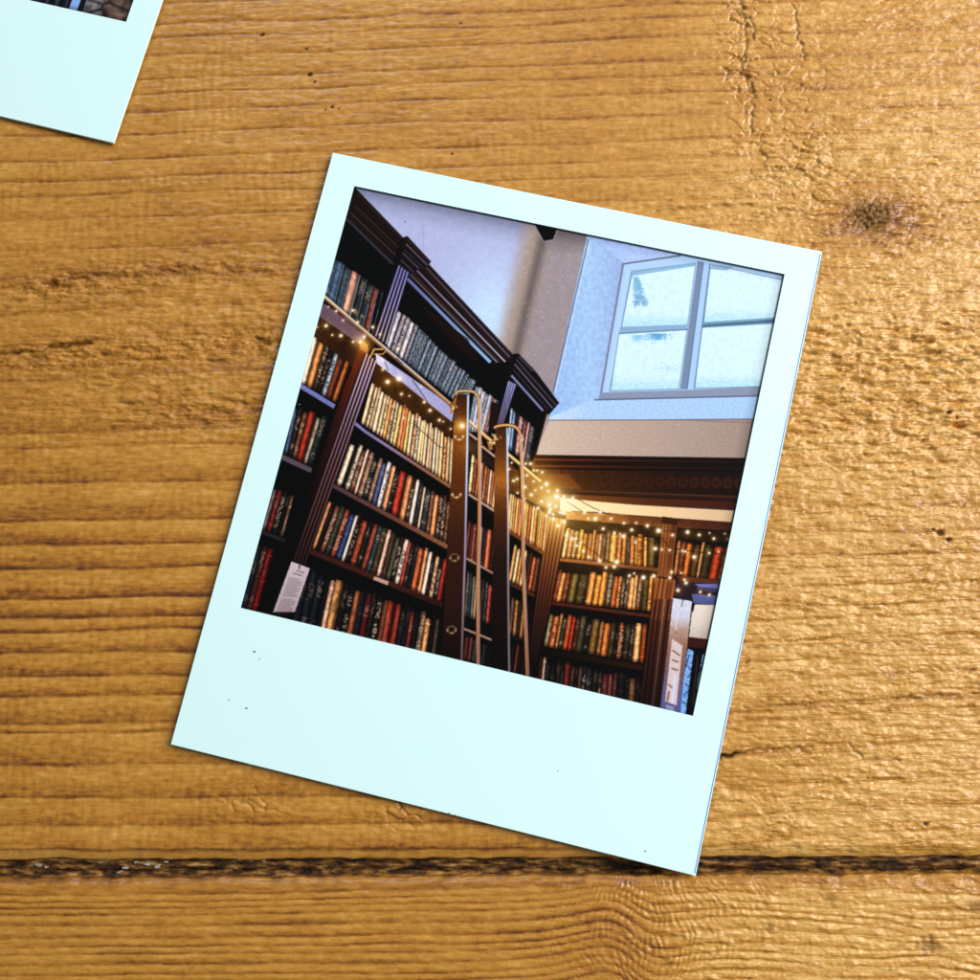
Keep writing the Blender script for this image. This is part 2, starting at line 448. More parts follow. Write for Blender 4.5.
def lower_plank():
    ys = np.concatenate([np.linspace(-160, -74, 30)[:-1], np.arange(-74, -50.9, STEP)])
    X, Y = np.meshgrid(xs, ys)
    edge = 0.28 * noise(X / 8, X * 0 + 2, 103) + 0.18 * noise(X / 1.8, X * 0 + 2, 104) + 0.0045 * X
    Yw = Y + edge * np.clip((Y + 56) / 5, 0, 1)
    # grain: fine rings sweeping round a buried knot
    sx, sy = 17.5, -60.5
    dx, dy = X - sx, Y - sy
    q = np.hypot(dx * 0.9, dy * 0.75)
    right = sst(12, 30, X)
    G = Y - 0.012 * X + right * 0.085 * (X - 20) + 0.35 * fbm(X / 25, Y / 8, 2, 111) + 0.08 * noise(X / 5, Y / 2, 112)
    G = G + 2.6 * np.exp(-(q / 7.5) ** 2) * np.tanh(dx / 3.0)
    kx, ky = 54.9, -59.2
    r2 = np.hypot((X - kx) * 0.7, Y - ky)
    G = G + 1.2 * np.sign(Y - ky) * np.exp(-(r2 / 3.5) ** 2) * sst(0, 1.2, np.abs(Y - ky))
    per = 1.18 + 0.0 * X
    ph = G / per + 0.6 * noise(X * 0, G / 3.0, 113)
    f = 1 - (ph % 1)
    line = np.exp(-((1 - f) / 0.24) ** 1.6) + np.exp(-(f / 0.14) ** 1.6)
    late = sst(0.2, 1.0, f)
    fade = 0.65 + 0.5 * sst(-0.3, 0.4, noise(X / 18, Y / 3, 114)) * 1.0
    rough = sst(8, 18, X + 3 * noise(X / 4, Y / 4, 115))
    h = (0.030 + 0.035 * right) * late * fade - 0.07 * line * fade
    h += 0.08 * fbm(X / 12, Y / 5, 2, 131) + 0.03 * fbm(X / 2.6, Y / 0.5, 3, 132) + 0.03 * fbm(X / 1.2, Y / 0.7, 3, 133)
    rip = np.exp(-((X - 22) / 13) ** 2)
    wav = X + 0.10 * (Y + 58) ** 2 * np.tanh((X - 19) / 4) + 0.9 * noise(X / 3.5, Y / 2.2, 134) + .3 * noise(X / 1.2, Y / .8, 135)
    h += 0.06 * rip * np.sin(wav * 2 * math.pi / 0.95) * (.35 + .9 * sst(-.3, .5, noise(X / 3, Y / 2, 139)))
    t1 = fbm((X + 0.4 * noise(X, Y, 136)) / 2.6, Y / 0.8, 3, 137)
    t2 = fbm((X + .3 * noise(X / .8, Y / .5, 147)) / 1.2, Y / .32, 2, 148)
    h += right * (0.30 * np.abs(t1) + .12 * np.abs(t2)) + .03 * t2 + (.08 + .1 * right) * (np.floor(t1 * 6) / 6 + sst(.65, 1, (t1 * 6) % 1) / 6)
    core = 1 - sst(0.3, 1.5, r2 + 0.7 * noise(X / .8, Y / .8, 138))
    h -= 0.15 * core
    stain = 0.5 * core
    for sx_, sy_, sr in [(22, -61.6, .35), (21.2, -60.8, .25), (61, -54.6, .7), (35, -57, .4), (43, -53.6, .5)]:
        c = np.exp(-(np.hypot((X - sx_) * .6, Y - sy_) / sr) ** 2)
        stain = stain + 0.5 * c
        h -= 0.1 * c
    tone = 0.64 - 0.20 * late * fade - 0.21 * line * fade * (1 + 0.1 * right) + 0.14 * fbm(X / 8, Y / 2, 3, 140) + 0.20 * fbm(X / 1.6, Y / .5, 3, 141)
    tone += 0.30 * right - 0.16 * np.exp(-((X - 17) / 7) ** 2 - ((Y + 60) / 6) ** 2)  # right end lightened in colour, partly imitating the window's sheen
    # worn orange lip beside the gap
    lip = sst(-53.6, -51.6, Y + 0.5 * noise(X / 4, Y, 142))
    tone = tone * (1 - .6 * lip) + lip * (0.20 + 0.12 * noise(X / 5, Y / .6, 143))
    h -= 0.5 * sst(-52.2, -50.9, Y) ** 2 + 0.15 * lip
    stain += 0.5 * sst(-51.4, -50.9, Y) * sst(-.2, .5, noise(X / 2.5, Y, 144))
    stain += 0.22 * lip * sst(.0, .6, noise(X / 2, Y / .6, 145)) + 0.2 * np.exp(-((X - 9) / 7) ** 2) * lip * sst(-.1, .4, noise(X / 1.2, Y / .5, 146))
    return grid_object('plank', X, Yw, h, wood, table, {'tone': tone, 'stain': np.clip(stain, 0, .9), 'torn': np.clip(.3 + right, 0, 1)}, skirt=-24.0)


top_plank, field = upper_plank()
lower_plank()


def gap_dirt():
    gx = spaced(-77, 75, -259, 259, 0.2, 3.0)
    gy = np.linspace(-51.7, -47.9, 26)
    X, Y = np.meshgrid(gx, gy)
    z = -1.55 + 0.42 * fbm(X / 4.5, Y / 1.0, 4, 201) + 0.45 * np.abs(fbm(X / 1.6, Y / 0.5, 3, 202))
    z += 0.45 * sst(-49.6, -48.2, Y) - 0.55 * g2(X, Y, X, -50.6, 1, 0.5)
    z = np.minimum(z, -0.95 + .1 * z)
    ob = grid_object('gap_dirt', X, Y, z, dirt_mat, table, skirt=-6.0)
    ob['kind'] = 'stuff'
    # pale crumbs of old filler caught in the gap
    rng = np.random.default_rng(5)
    crumb_mat = paper_material('pale_crumb', (0.36, 0.33, 0.28), 0.5)
    spots = [(-61.5, -49.6, .55), (-60.5, -49.9, .35), (-46.5, -49.5, .75), (-45.2, -49.8, .6), (-48, -49.3, .45), (-49.5, -50.0, .5), (-50.4, -50.6, .4),
             (-34, -48.9, .6), (-32.4, -49.0, .5), (-30.8, -49.1, .35), (-44, -49.2, .4), (-53, -49.4, .3)]
    for cx, cy, s in spots:
        n = 7
        a = np.sort(rng.uniform(0, 2 * math.pi, n))
        r = s * rng.uniform(.6, 1.1, n)
        base = [((cx + r[i] * 1.35 * math.cos(a[i])) * MM, (cy + r[i] * .55 * math.sin(a[i])) * MM, -2.2 * MM) for i in range(n)]
        topv = [((cx + .6 * r[i] * 1.35 * math.cos(a[i])) * MM, (cy + .6 * r[i] * .55 * math.sin(a[i])) * MM, (-1.05 + .2 * rng.uniform(-1, 1)) * MM) for i in range(n)]
        fs = [(i, (i + 1) % n, n + (i + 1) % n, n + i) for i in range(n)] + [tuple(range(n, 2 * n))]
        mesh_object('crumb', base + topv, fs, crumb_mat, table)


gap_dirt()
# ------------------------------------------------------------------ the picture printed on the photo
# Drawn in the units of a flat scan of the photo; TILES are the enlargements it was measured in.
TILES = {'A': (320, 180, 8.1667), 'B': (290, 280, 8.1667), 'C': (400, 240, 8.1667), 'D': (360, 340, 8.1667), 'E': (260, 380, 8.1667),
         'F': (235, 490, 8.1667), 'G': (330, 430, 8.1667), 'H': (300, 530, 6.125), 'I': (440, 430, 8.1667), 'J': (430, 530, 6.125),
         'K': (540, 490, 8.1667), 'L': (530, 600, 8.1667), 'M': (630, 500, 8.1667), 'N': (620, 600, 8.1667), 'O': (440, 200, 6.125),
         'P': (520, 400, 4.0833), 'Q': (500, 200, 3.2667), 'R': (430, 380, 6.5333)}


def T(t, *xy):
    ox, oy, s = TILES[t]
    return [(ox + xy[i] / s, oy + xy[i + 1] / s) for i in range(0, len(xy), 2)]


def homography(src, dst):
    A = []; B = []
    for (x, y), (u, v) in zip(src, dst):
        A += [[x, y, 1, 0, 0, 0, -u * x, -u * y], [0, 0, 0, x, y, 1, -v * x, -v * y]]
        B += [u, v]
    return np.append(np.linalg.solve(np.array(A, float), np.array(B, float)), 1).reshape(3, 3)


SCAN = [(356.3, 187.6), (784, 274), (693.5, 718.5), (238.5, 608)]


class Canvas:
    def __init__(self, n, scan):
        self.n = n
        self.H = homography(scan, [(0, 0), (n, 0), (n, n), (0, n)])
        Hi = np.linalg.inv(self.H)
        v, u = np.mgrid[0:n, 0:n] + 0.5
        w = Hi[2, 0] * u + Hi[2, 1] * v + Hi[2, 2]
        self.X = (Hi[0, 0] * u + Hi[0, 1] * v + Hi[0, 2]) / w
        self.Y = (Hi[1, 0] * u + Hi[1, 1] * v + Hi[1, 2]) / w
        self.px = np.zeros((n, n, 3)) + np.array([9, 6, 7]) / 255

    def to_px(self, pts):
        p = np.c_[np.array(pts, float), np.ones(len(pts))] @ self.H.T
        return p[:, :2] / p[:, 2:]

    def win(self, q, pad=1):
        a = np.clip(np.floor(q.min(0)) - pad, 0, self.n).astype(int)
        b = np.clip(np.ceil(q.max(0)) + pad, 0, self.n).astype(int)
        return np.s_[a[1]:b[1], a[0]:b[0]], a, b

    def blend(self, s, mask, c):
        if callable(c):
            c = c(self.X[s], self.Y[s])
        c = np.asarray(c, float) / 255
        self.px[s] += (c - self.px[s]) * mask[..., None]

    def poly(self, pts, c, alpha=1.0):
        q = self.to_px(pts)
        s, a, b = self.win(q)
        if b[0] <= a[0] or b[1] <= a[1]:
            return
        v, u = np.mgrid[a[1]:b[1], a[0]:b[0]] + 0.5
        ins = np.zeros(u.shape, bool)
        for i in range(len(q)):
            (x1, y1), (x2, y2) = q[i - 1], q[i]
            if y1 == y2:
                continue
            ins ^= ((y1 > v) != (y2 > v)) & (u < (x2 - x1) * (v - y1) / (y2 - y1) + x1)
        self.blend(s, ins * alpha, c)

    def line(self, pts, w, c, alpha=1.0, soft=0.35):
        q = self.to_px(pts)
        k = self.n / 445.0
        w = w * k
        s, a, b = self.win(q, int(w * 2 + 3))
        if b[0] <= a[0] or b[1] <= a[1]:
            return
        v, u = np.mgrid[a[1]:b[1], a[0]:b[0]] + 0.5
        d = segdist(u, v, q)
        self.blend(s, (1 - sst(w / 2 - soft * k, w / 2 + soft * k, d)) * alpha, c)

    def glow(self, x, y, r, c, amt):
        q = self.to_px([(x, y)])
        k = self.n / 445.0
        s, a, b = self.win(q, int(r * k * 3))
        if b[0] <= a[0] or b[1] <= a[1]:
            return
        v, u = np.mgrid[a[1]:b[1], a[0]:b[0]] + 0.5
        d2 = ((u - q[0, 0]) ** 2 + (v - q[0, 1]) ** 2) / (r * k) ** 2
        m = amt * np.exp(-d2)
        self.px[s] = 1 - (1 - self.px[s]) * (1 - m[..., None] * np.array(c) / 255)


def vg(*stops):
    """colour by height in the scan: (y, (r,g,b)), ..."""
    ysn = [s[0] for s in stops]; cs = np.array([s[1] for s in stops], float)
    return lambda x, y: np.stack([np.interp(y, ysn, cs[:, i]) for i in range(3)], -1)


def xg(*stops):
    xn = [s[0] for s in stops]; cs = np.array([s[1] for s in stops], float)
    return lambda x, y: np.stack([np.interp(x, xn, cs[:, i]) for i in range(3)], -1)


def grain(c, amp, sx=2.0, sy=2.0, seed=1):
    def f(x, y):
        base = c(x, y) if callable(c) else np.zeros(x.shape + (3,)) + np.array(c, float)
        return np.clip(base * (1 + amp * noise(x / sx, y / sy, seed))[..., None], 0, 255)
    return f


def lerp(a, b, t):
    return (a[0] + (b[0] - a[0]) * t, a[1] + (b[1] - a[1]) * t)


def books(cv, bl, br, tl, tr, items, rng, dim=1.0, hvar=0.10, fleck=0.5, gap=0.10, warm=(1, 1, 1), rim=None):
    """a shelf row: bl-br along the shelf, tl-tr the tallest tops; items (r,g,b[,width[,fleck]])"""
    items = [tuple(i) + (1.0, fleck)[len(i) - 3:] if len(i) < 5 else i for i in items]
    wsum = sum(i[3] for i in items)
    s = 0.0
    for it in items:
        s0 = s; s = s + it[3] / wsum; s1 = s - gap * it[3] / wsum
        hh = 1 - hvar * rng.random()
        lean = rng.uniform(-.004, .004)
        b0 = np.array(lerp(bl, br, s0)); b1 = np.array(lerp(bl, br, s1))
        t0 = b0 + (np.array(lerp(tl, tr, s0 + lean)) - b0) * hh
        t1 = b1 + (np.array(lerp(tl, tr, s1 + lean)) - b1) * hh
        ax = t0 - b0; wd = b1 - b0
        cr = wd[0] * ax[1] - wd[1] * ax[0]
        base = np.array(it[:3], float)
        base = (base * .70 + base.mean() * .30) if base[2] > base[0] * 1.15 else (base * .84 + base.mean() * .16) * dim * np.array(warm)
        fk = it[4]; sd = int(rng.integers(1, 9999))
        pk = rng.uniform(.3, .62)
        bands = rng.random() < .35; bp = rng.uniform(-.05, .05)
        tpos = rng.uniform(.6, .8); tlen = rng.uniform(.08, .2)

        def shade(x, y):
            dx, dy = x - b0[0], y - b0[1]
            a = np.clip((dx * ax[1] - dy * ax[0]) / cr, 0, 1)          # across the spine
            t = np.clip((wd[0] * dy - wd[1] * dx) / cr, 0, 1)          # up the spine
            sh = 0.36 + 0.92 * np.exp(-((a - pk) / 0.36) ** 2)
            c = base[None, None, :] * sh[..., None]
            c = c * (1 + 0.22 * noise(a * 2 + sd, t * 9, sd))[..., None]
            c *= (1 - .45 * sst(.12, .0, t) - .25 * sst(.9, 1.0, t))[..., None]
            if fk > 0:
                cell = hash2(np.floor(a * 3.2), np.floor(t * 40), sd)
                zone = (np.abs(t - tpos) < tlen) | (np.abs(t - .2) < .05 * (fk > .4)) | (np.abs(t - .4) < .12 * (fk > .8))
                m = (cell > .5) * zone * (a > .15) * (a < .85) * min(1, fk)
                mean = base.mean()
                ink = np.array([214, 184, 158]) * (0.30 + 0.6 * dim) if mean < 110 else base * 0.35
                c = c + (ink - c) * (m * .75)[..., None]
            if bands:
                bm_ = ((np.abs(t - .88 - bp) < .012) | (np.abs(t - .48 - 2 * bp) < .010) | (np.abs(t - .12 + bp) < .012)) * .4
                c = c + (np.clip(base * 1.6 + 30 * dim, 0, 255) - c) * bm_[..., None]
            if rim is not None:
                e = sst(.72, .98, a) * .8
                c = c + (np.array(rim) - c) * e[..., None]
            return np.clip(c, 0, 255)
        cv.poly([tuple(b0), tuple(b1), tuple(t1), tuple(t0)], shade)


def paint_library(n):
    cv = Canvas(n, SCAN)
    rng = np.random.default_rng(11)
    X, Y = cv.X, cv.Y

    # plaster wall with the soft corner
    (ax, ay), (bx, by) = T('O', 630, 250, 470, 920)
    d = ((X - ax) * (by - ay) - (Y - ay) * (bx - ax)) / -math.hypot(bx - ax, by - ay)
    d = -d if d[n // 4, n - 2] < 0 else d          # positive to the right of the corner
    wall = np.zeros((n, n, 3))
    br_ = np.exp(-((X - 492) / 40) ** 2 - ((Y - 318) / 55) ** 2)
    base_l = np.array([168, 178, 220]) + br_[..., None] * np.array([22, 44, 34])
    tshade = sst(0, 30, (Y - (188 + (X - 357) * 0.2015)))
    base_l = base_l * (0.80 + 0.20 * tshade)[..., None]
    t = sst(-30, -9, d)[..., None]
    wall = base_l * (1 - t) + np.array([164, 148, 140]) * t
    t = sst(-12, 22, d)[..., None]
    wall = wall * (1 - t) + np.array([152, 142, 148]) * t
    wall *= (1 - 0.28 * np.exp(-(d / 5.5) ** 2))[..., None]
    wall *= (1 + 0.05 * fbm(X / 7, Y / 7, 3, 300) + 0.05 * fbm(X / 1.5, Y / 1.5, 2, 301))[..., None]
    wall *= (1 - .25 * sst(260, 228, Y) * sst(535, 560, X))[..., None]
    cv.px[:] = np.clip(wall, 0, 255) / 255
    for k in range(60):
        x, y = rng.uniform(520, 585), rng.uniform(250, 380)
        cv.glow(x, y, .5, (230, 235, 255), .5)
    cv.line(T('A', 850, 350, 855, 560), .5, (110, 120, 165), .5)
    cv.glow(*T('A', 706, 343)[0], .1, (0, 0, 0), 0)
    cv.line(T('A', 706, 340, 706, 346), .9, (40, 40, 60), .9)
    cv.poly(T('O', 560, 140, 640, 258, 700, 246, 735, 170), (150, 150, 165), .6)
    cv.poly(T('O', 575, 130, 640, 250, 697, 240, 728, 160), (6, 6, 8))

    # deep window recess
    rec = T('Q', 288, 110, 960, 235, 835, 714, 160, 716, 175, 625)
    cv.poly(rec, grain(lambda x, y: np.stack([np.interp(x, [555, 600, 640], [142, 158, 166]) + 0 * y, np.interp(y, [240, 330, 400], [190, 202, 196]), np.interp(y, [240, 330], [244, 240])], -1), .07, 5, 5, 310))
    cv.poly(T('Q', 288, 110, 405, 203, 327, 645, 175, 690, 175, 625), grain(xg((553, (146, 184, 236)), (590, (156, 196, 240)), (622, (144, 174, 222))), .07, 4, 5, 311))
    cv.line(T('Q', 291, 128, 175, 625), 1.0, (70, 75, 95), .8)
    cv.line(T('Q', 297, 132, 181, 625), .8, (205, 228, 255), .8)
    # sill
    cv.poly(T('Q', 165, 706, 305, 650, 850, 636, 838, 714, 160, 716), grain(xg((550, (196, 220, 252)), (590, (166, 202, 248)), (760, (158, 198, 246))), .10, 2.5, 1.4, 312))
    # frame and casements
    cv.poly(T('Q', 405, 205, 600, 172, 925, 245, 850, 636, 322, 648), (166, 204, 240))
    cv.line(T('Q', 405, 207, 590, 180), 1.8, (95, 102, 125), .9)
    cv.line(T('Q', 404, 208, 328, 645), 2.2, (112, 120, 150), .9)
    cv.line(T('Q', 432, 228, 360, 620), 1.0, (100, 135, 175), .8)
    cv.line(T('Q', 420, 228, 350, 622), 1.4, (170, 215, 255), .9)
    cv.poly(T('Q', 330, 626, 600, 618, 862, 606, 854, 638, 322, 650), (132, 146, 174))
    cv.line(T('Q', 310, 650, 850, 637), 1.3, (80, 88, 115), .9)

    def pane(pts, sd):
        def f(x, y):
            base = np.array([208, 242, 252]) * np.ones(x.shape + (3,))
            m = fbm(x / 6, y / 6, 3, sd)
            base += (m * 14)[..., None]
            yb = max(p[1] for p in pts)
            low = sst(yb - 18, yb - 2, y) * (0.5 + noise(x / 1.2, y / 1.2, sd + 3))
            base -= low[..., None] * np.array([60, 34, 14])
            return np.clip(base, 0, 255)
        cv.poly(pts, f)
        cv.line(pts + pts[:1], .8, (85, 125, 160), .8)
    pane(T('Q', 434, 234, 640, 206, 614, 405, 398, 414), 320)
    pane(T('Q', 390, 434, 612, 421, 586, 614, 362, 621), 325)
    pane(T('Q', 689, 208, 935, 262, 908, 382, 666, 398), 330)
    pane(T('Q', 660, 414, 902, 400, 860, 606, 637, 612), 335)
    sm = lambda c, s_: grain(c, .25, 1.2, 1.2, s_)
    for k in range(420):
        a, b_ = rng.random(), rng.random()
        x, y = T('Q', 438 + 14 * b_ + 34 * a * b_ + rng.normal(0, 3), 252 + 90 * a + rng.normal(0, 4))[0]
        cv.line([(x, y), (x + .7, y + .5)], 1.6, (112, 172, 214) if a < .65 else (88, 146, 194), .28)
    cv.poly(T('Q', 434, 228, 640, 202, 640, 214, 434, 246), (120, 165, 205), .8)
    for k in range(260):
        x, y = T('Q', rng.normal(514, 17), 434 + abs(rng.normal(0, 11)))[0]
        cv.line([(x, y), (x + .7, y + .3)], 1.3, (88, 158, 210), .35)
        x, y = T('Q', rng.normal(450, 10), 438 + abs(rng.normal(0, 10)))[0]
        cv.line([(x, y), (x + .7, y + .3)], 1.2, (130, 190, 230), .2)
    for k in range(70):
        x, y = T('Q', rng.normal(545, 26), rng.normal(545, 10))[0]
        cv.line([(x, y), (x + rng.uniform(-1, 1), y + .4)], .6, (140, 195, 225), .8)
    cv.poly(T('Q', 692, 208, 765, 216, 740, 228, 690, 224), (110, 150, 190), .7)
    # mullion and bars
    cv.poly(T('Q', 644, 198, 690, 205, 636, 614, 588, 616), (160, 200, 245))
    cv.poly(T('Q', 646, 198, 664, 201, 612, 615, 590, 616), (116, 138, 168))
    cv.line(T('Q', 665, 203, 613, 614), .9, (80, 100, 135), .9)
    cv.line(T('Q', 687, 208, 636, 612), 1.1, (70, 110, 140), .9)
    cv.poly(T('Q', 393, 415, 616, 404, 614, 420, 391, 433), (132, 168, 205))
    cv.line(T('Q', 391, 433, 614, 420), .9, (75, 110, 145), .9)
    cv.poly(T('Q', 662, 399, 906, 381, 902, 398, 660, 413), (78, 118, 145))
    cv.line(T('Q', 662, 402, 906, 384), .9, (150, 200, 235), .8)

    # beige band under the sill
    cv.poly(T('P', 120, 78, 985, 74, 930, 236, 64, 220), grain(xg((536, (204, 184, 164)), (600, (186, 166, 150)), (750, (156, 138, 128))), .035, 2.5, 2.5, 350))
    cv.line(T('P', 118, 79, 560, 78, 985, 74), .9, (92, 84, 92), .9)
    cv.line(T('P', 640, 76, 985, 92), .5, (90, 76, 72), .6)
    for k in range(26):
        x, y = T('P', rng.uniform(200, 900), rng.uniform(95, 215))[0]
        cv.glow(x, y, .6, (235, 230, 235), rng.uniform(.1, .5))
    # dark oak cornice across the corner
    cv.poly(T('P', 40, 216, 70, 220, 930, 234, 880, 450, 470, 428, 130, 395, 40, 330), grain(xg((530, (98, 52, 20)), (585, (62, 34, 16)), (660, (38, 22, 14)), (745, (24, 13, 11))), .30, 5, 1.0, 360))
    cv.poly(T('P', 66, 222, 930, 236, 918, 292, 60, 270), xg((536, (60, 28, 14)), (600, (34, 18, 12)), (745, (16, 9, 9))))
    for y0, y1, w_, c_, a_ in [(228, 238, 1.1, (20, 10, 8), 1), (240, 252, 1.1, (168, 88, 40), .8), (252, 264, 1.0, (26, 14, 10), .9), (266, 278, 1.3, (150, 76, 34), .75), (276, 292, 1.4, (14, 8, 7), 1)]:
        cv.line(T('P', 62, y0, 922, y1), w_, (lambda c_: (lambda x, y: np.stack([np.interp(x, [536, 590, 650, 745], [c_[i], c_[i] * .75, c_[i] * .35 + 8, c_[i] * .2 + 8]) + 0 * y for i in range(3)], -1)))(c_), a_)
    cv.poly(T('P', 70, 300, 200, 300, 260, 370, 120, 385), (150, 84, 30), .45)
    for k in range(13):
        cx, cy = 345 + k * 46, 325 + k * 1.2
        p = [(cx + 21 * math.cos(a), cy + 24 * math.sin(a)) for a in np.linspace(0, 2 * math.pi, 14)[:-1]]
        cv.poly(T('P', *np.array(p).ravel()), (74, 36, 20), .25 + .04 * k)
        p = [(cx + 9 * math.cos(a), cy + 10 * math.sin(a)) for a in np.linspace(0, 2 * math.pi, 10)[:-1]]
        cv.poly(T('P', *np.array(p).ravel()), (36, 18, 12), .6)
    cv.poly(T('P', 160, 360, 900, 390, 890, 412, 170, 378), (50, 28, 20))
    cv.line(T('P', 160, 366, 895, 394), .9, (104, 62, 40), .9)
    cv.line(T('P', 170, 380, 890, 412), 1.3, (18, 10, 8))
    cv.poly(T('P', 170, 382, 890, 414, 882, 448, 470, 428, 180, 408), xg((560, (122, 66, 26)), (640, (84, 44, 24)), (745, (66, 32, 22))))
    # pale frieze above the shelves
    cv.poly(T('P', 128, 392, 300, 412, 470, 427, 884, 452, 872, 500, 640, 486, 180, 468), xg((550, (255, 232, 150)), (590, (250, 226, 170)), (650, (236, 204, 152)), (740, (208, 176, 138))))

    # ---- bookcase across the corner
    cv.poly(T('P', 20, 250, 128, 395, 180, 468, 640, 486, 880, 500, 800, 1400, -200, 1400), (11, 8, 7))
    cv.poly(T('K', 195, 225, 260, 170, 500, 178, 980, 225, 1010, 1010, 60, 1010), (12, 8, 7))
    cv.poly(T('N', -120, -60, 420, 0, 330, 900, -200, 830), (11, 8, 7))
    cv.poly(T('K', 205, 172, 600, 190, 980, 218, 980, 300, 215, 238), grain(xg((562, (205, 132, 58)), (610, (150, 88, 40)), (660, (88, 46, 24))), .2, 6, 1.2, 370))
    cv.poly(T('M', -10, 122, 400, 148, 860, 182, 835, 252, 390, 225, 0, 200), grain(xg((630, (112, 62, 30)), (735, (70, 36, 22))), .22, 6, 1.2, 371))
    cv.line(T('M', 0, 124, 850, 184), .8, (48, 24, 14), .9)
    cv.poly(T('K', 215, 236, 970, 300, 965, 380, 205, 300), (30, 20, 10))
    cv.poly(T('M', 385, 235, 830, 262, 815, 345, 385, 320), (34, 24, 10))
    W1 = [(255, 205, 130), (215, 140, 85), (170, 140, 80), (225, 165, 70), (195, 120, 35), (165, 95, 50), (200, 130, 65, .7), (150, 90, 55, .7), (215, 150, 100, .7), (70, 60, 45), (120, 95, 60, .8), (225, 165, 75, 1.6, .2),
          (200, 120, 55, 1), (180, 110, 50, 1), (55, 48, 45, .8), (205, 125, 65, 1), (215, 150, 60, .5), (190, 120, 40, 1.4, 1), (230, 160, 80, .8), (92, 84, 45, 1.7, .1), (20, 14, 8, .5)]
    books(cv, *T('K', 175, 552, 965, 640, 218, 300, 965, 372), W1, rng, warm=(1.06, .91, .74), hvar=.16)
    cv.poly(T('K', 165, 556, 970, 640, 965, 668, 160, 582), grain(xg((560, (165, 92, 44)), (655, (112, 62, 36))), .2, 5, 1, 372))
    W2 = [(125, 60, 40, .9), (235, 155, 80, 1), (125, 62, 42, .9), (110, 105, 50, 1.5, .1), (62, 58, 38, 2.0, .5), (225, 150, 70, 1.3, .1), (215, 140, 55, 1.3, .1), (225, 150, 60, 1.3, .1), (75, 85, 65, 1, 1), (185, 90, 50, 1.1, .1),
          (205, 140, 70, .8, 1), (75, 62, 55, .6, 1), (70, 65, 60, .7, 1), (235, 165, 100, 1.1, .1), (245, 185, 120, .6), (110, 80, 50, .9, 1), (70, 66, 36, 1.4, .1), (225, 145, 65, .8, 1), (190, 105, 50, .9), (150, 80, 40, .8)]
    books(cv, *T('K', 95, 912, 985, 1008, 155, 632, 1005, 706), W2, rng, warm=(1.06, .91, .74), hvar=.16)
    cv.poly(T('L', 170, 18, 985, 128, 982, 152, 165, 42), grain(xg((548, (84, 38, 26)), (650, (78, 40, 26))), .25, 5, 1, 373))
    W3 = [(115, 118, 90, .9, 1), (205, 120, 65, 1.2, .9), (170, 125, 80, .6), (50, 58, 48, .9, .8), (185, 80, 38, 1, .3), (170, 55, 30, .8, .1), (75, 42, 28, .7), (66, 70, 56, 1.4, .4), (24, 28, 26, 1, .8), (115, 98, 58, 1.6, .1),
          (140, 98, 52, .9), (195, 118, 58, 1.4, .2), (62, 54, 42, 1.1), (26, 24, 28, .6), (140, 85, 48, 1, 1), (46, 48, 42, 1.2), (50, 46, 40, .9, .6), (228, 185, 135, 1.3, .1), (150, 72, 28, 1, .1)]
    books(cv, *T('L', 108, 388, 935, 532, 165, 95, 965, 205), W3, rng, warm=(1.06, .91, .74), dim=.95, hvar=.16)
    cv.poly(T('L', 100, 402, 925, 546, 918, 592, 95, 440), grain(xg((545, (20, 12, 10)), (640, (44, 24, 18))), .3, 5, 1, 374))
    W4 = [(60, 25, 22, .8, 0), (190, 150, 115, .6, 0), (22, 22, 30, 1), (24, 22, 24, 1), (40, 26, 22, 1), (34, 26, 22, .7), (120, 32, 28, 1.2, .1), (80, 40, 30, .8), (22, 18, 18, .8), (88, 60, 42, .7), (40, 34, 32, .8, 1), (40, 38, 42, 1.3, .7),
          (34, 28, 22, 1.2), (50, 46, 40, .5, 1), (105, 38, 40, 1.4, .3), (130, 62, 48, .9), (95, 42, 36, .8), (28, 26, 28, 1.6, 0), (22, 20, 20, .7), (118, 70, 46, 1.4, .4), (40, 26, 20, .6), (20, 12, 10, .6)]
    books(cv, *T('L', 40, 800, 905, 960, 75, 470, 925, 640), W4, rng, dim=.85, hvar=.14, fleck=.3)

    # pilaster in the corner
    pil = T('K', 62, 215, 220, 240, 75, 1000, -45, 960) 
    cv.poly(pil, vg((515, (190, 118, 48)), (545, (120, 64, 28)), (580, (82, 38, 24)), (625, (34, 17, 13))))
    cv.poly([pil[3], pil[2], T('L', 20, 640)[0], T('L', -30, 620)[0]], vg((600, (48, 24, 17)), (670, (14, 9, 8))))
    for k in range(5):
        t_ = (k + .5) / 5
        p0 = lerp(pil[0], pil[1], t_); p1 = lerp(pil[3], pil[2], t_); p2 = lerp(T('L', -30, 620)[0], T('L', 20, 640)[0], t_)
        cv.line([p0, p1, p2], 1.0, vg((515, (255, 190, 95)), (545, (190, 112, 60)), (590, (120, 64, 42)), (640, (52, 30, 24)), (670, (20, 13, 11))), .85)
        q0 = (p0[0] - 1.6, p0[1]); q1 = (p1[0] - 1.4, p1[1])
        cv.line([q0, q1], .9, vg((515, (120, 66, 22)), (550, (52, 24, 14)), (620, (14, 8, 7))), .8)

    # pilaster between the two right bays
    pr = T('M', 268, 190, 392, 200, 345, 640, 225, 625)
    cv.poly(pr, xg((660, (120, 66, 32)), (672, (108, 58, 30)), (678, (60, 30, 18))))
    pr2 = T('M', 218, 640, 378, 660, 330, 985, 165, 985)
    cv.poly(pr2, (112, 60, 30))
    pr3 = T('N', 268, 0, 432, 0, 340, 905, 165, 860)
    cv.poly(pr3, vg((600, (74, 36, 22)), (640, (52, 25, 18)), (710, (20, 11, 10))))
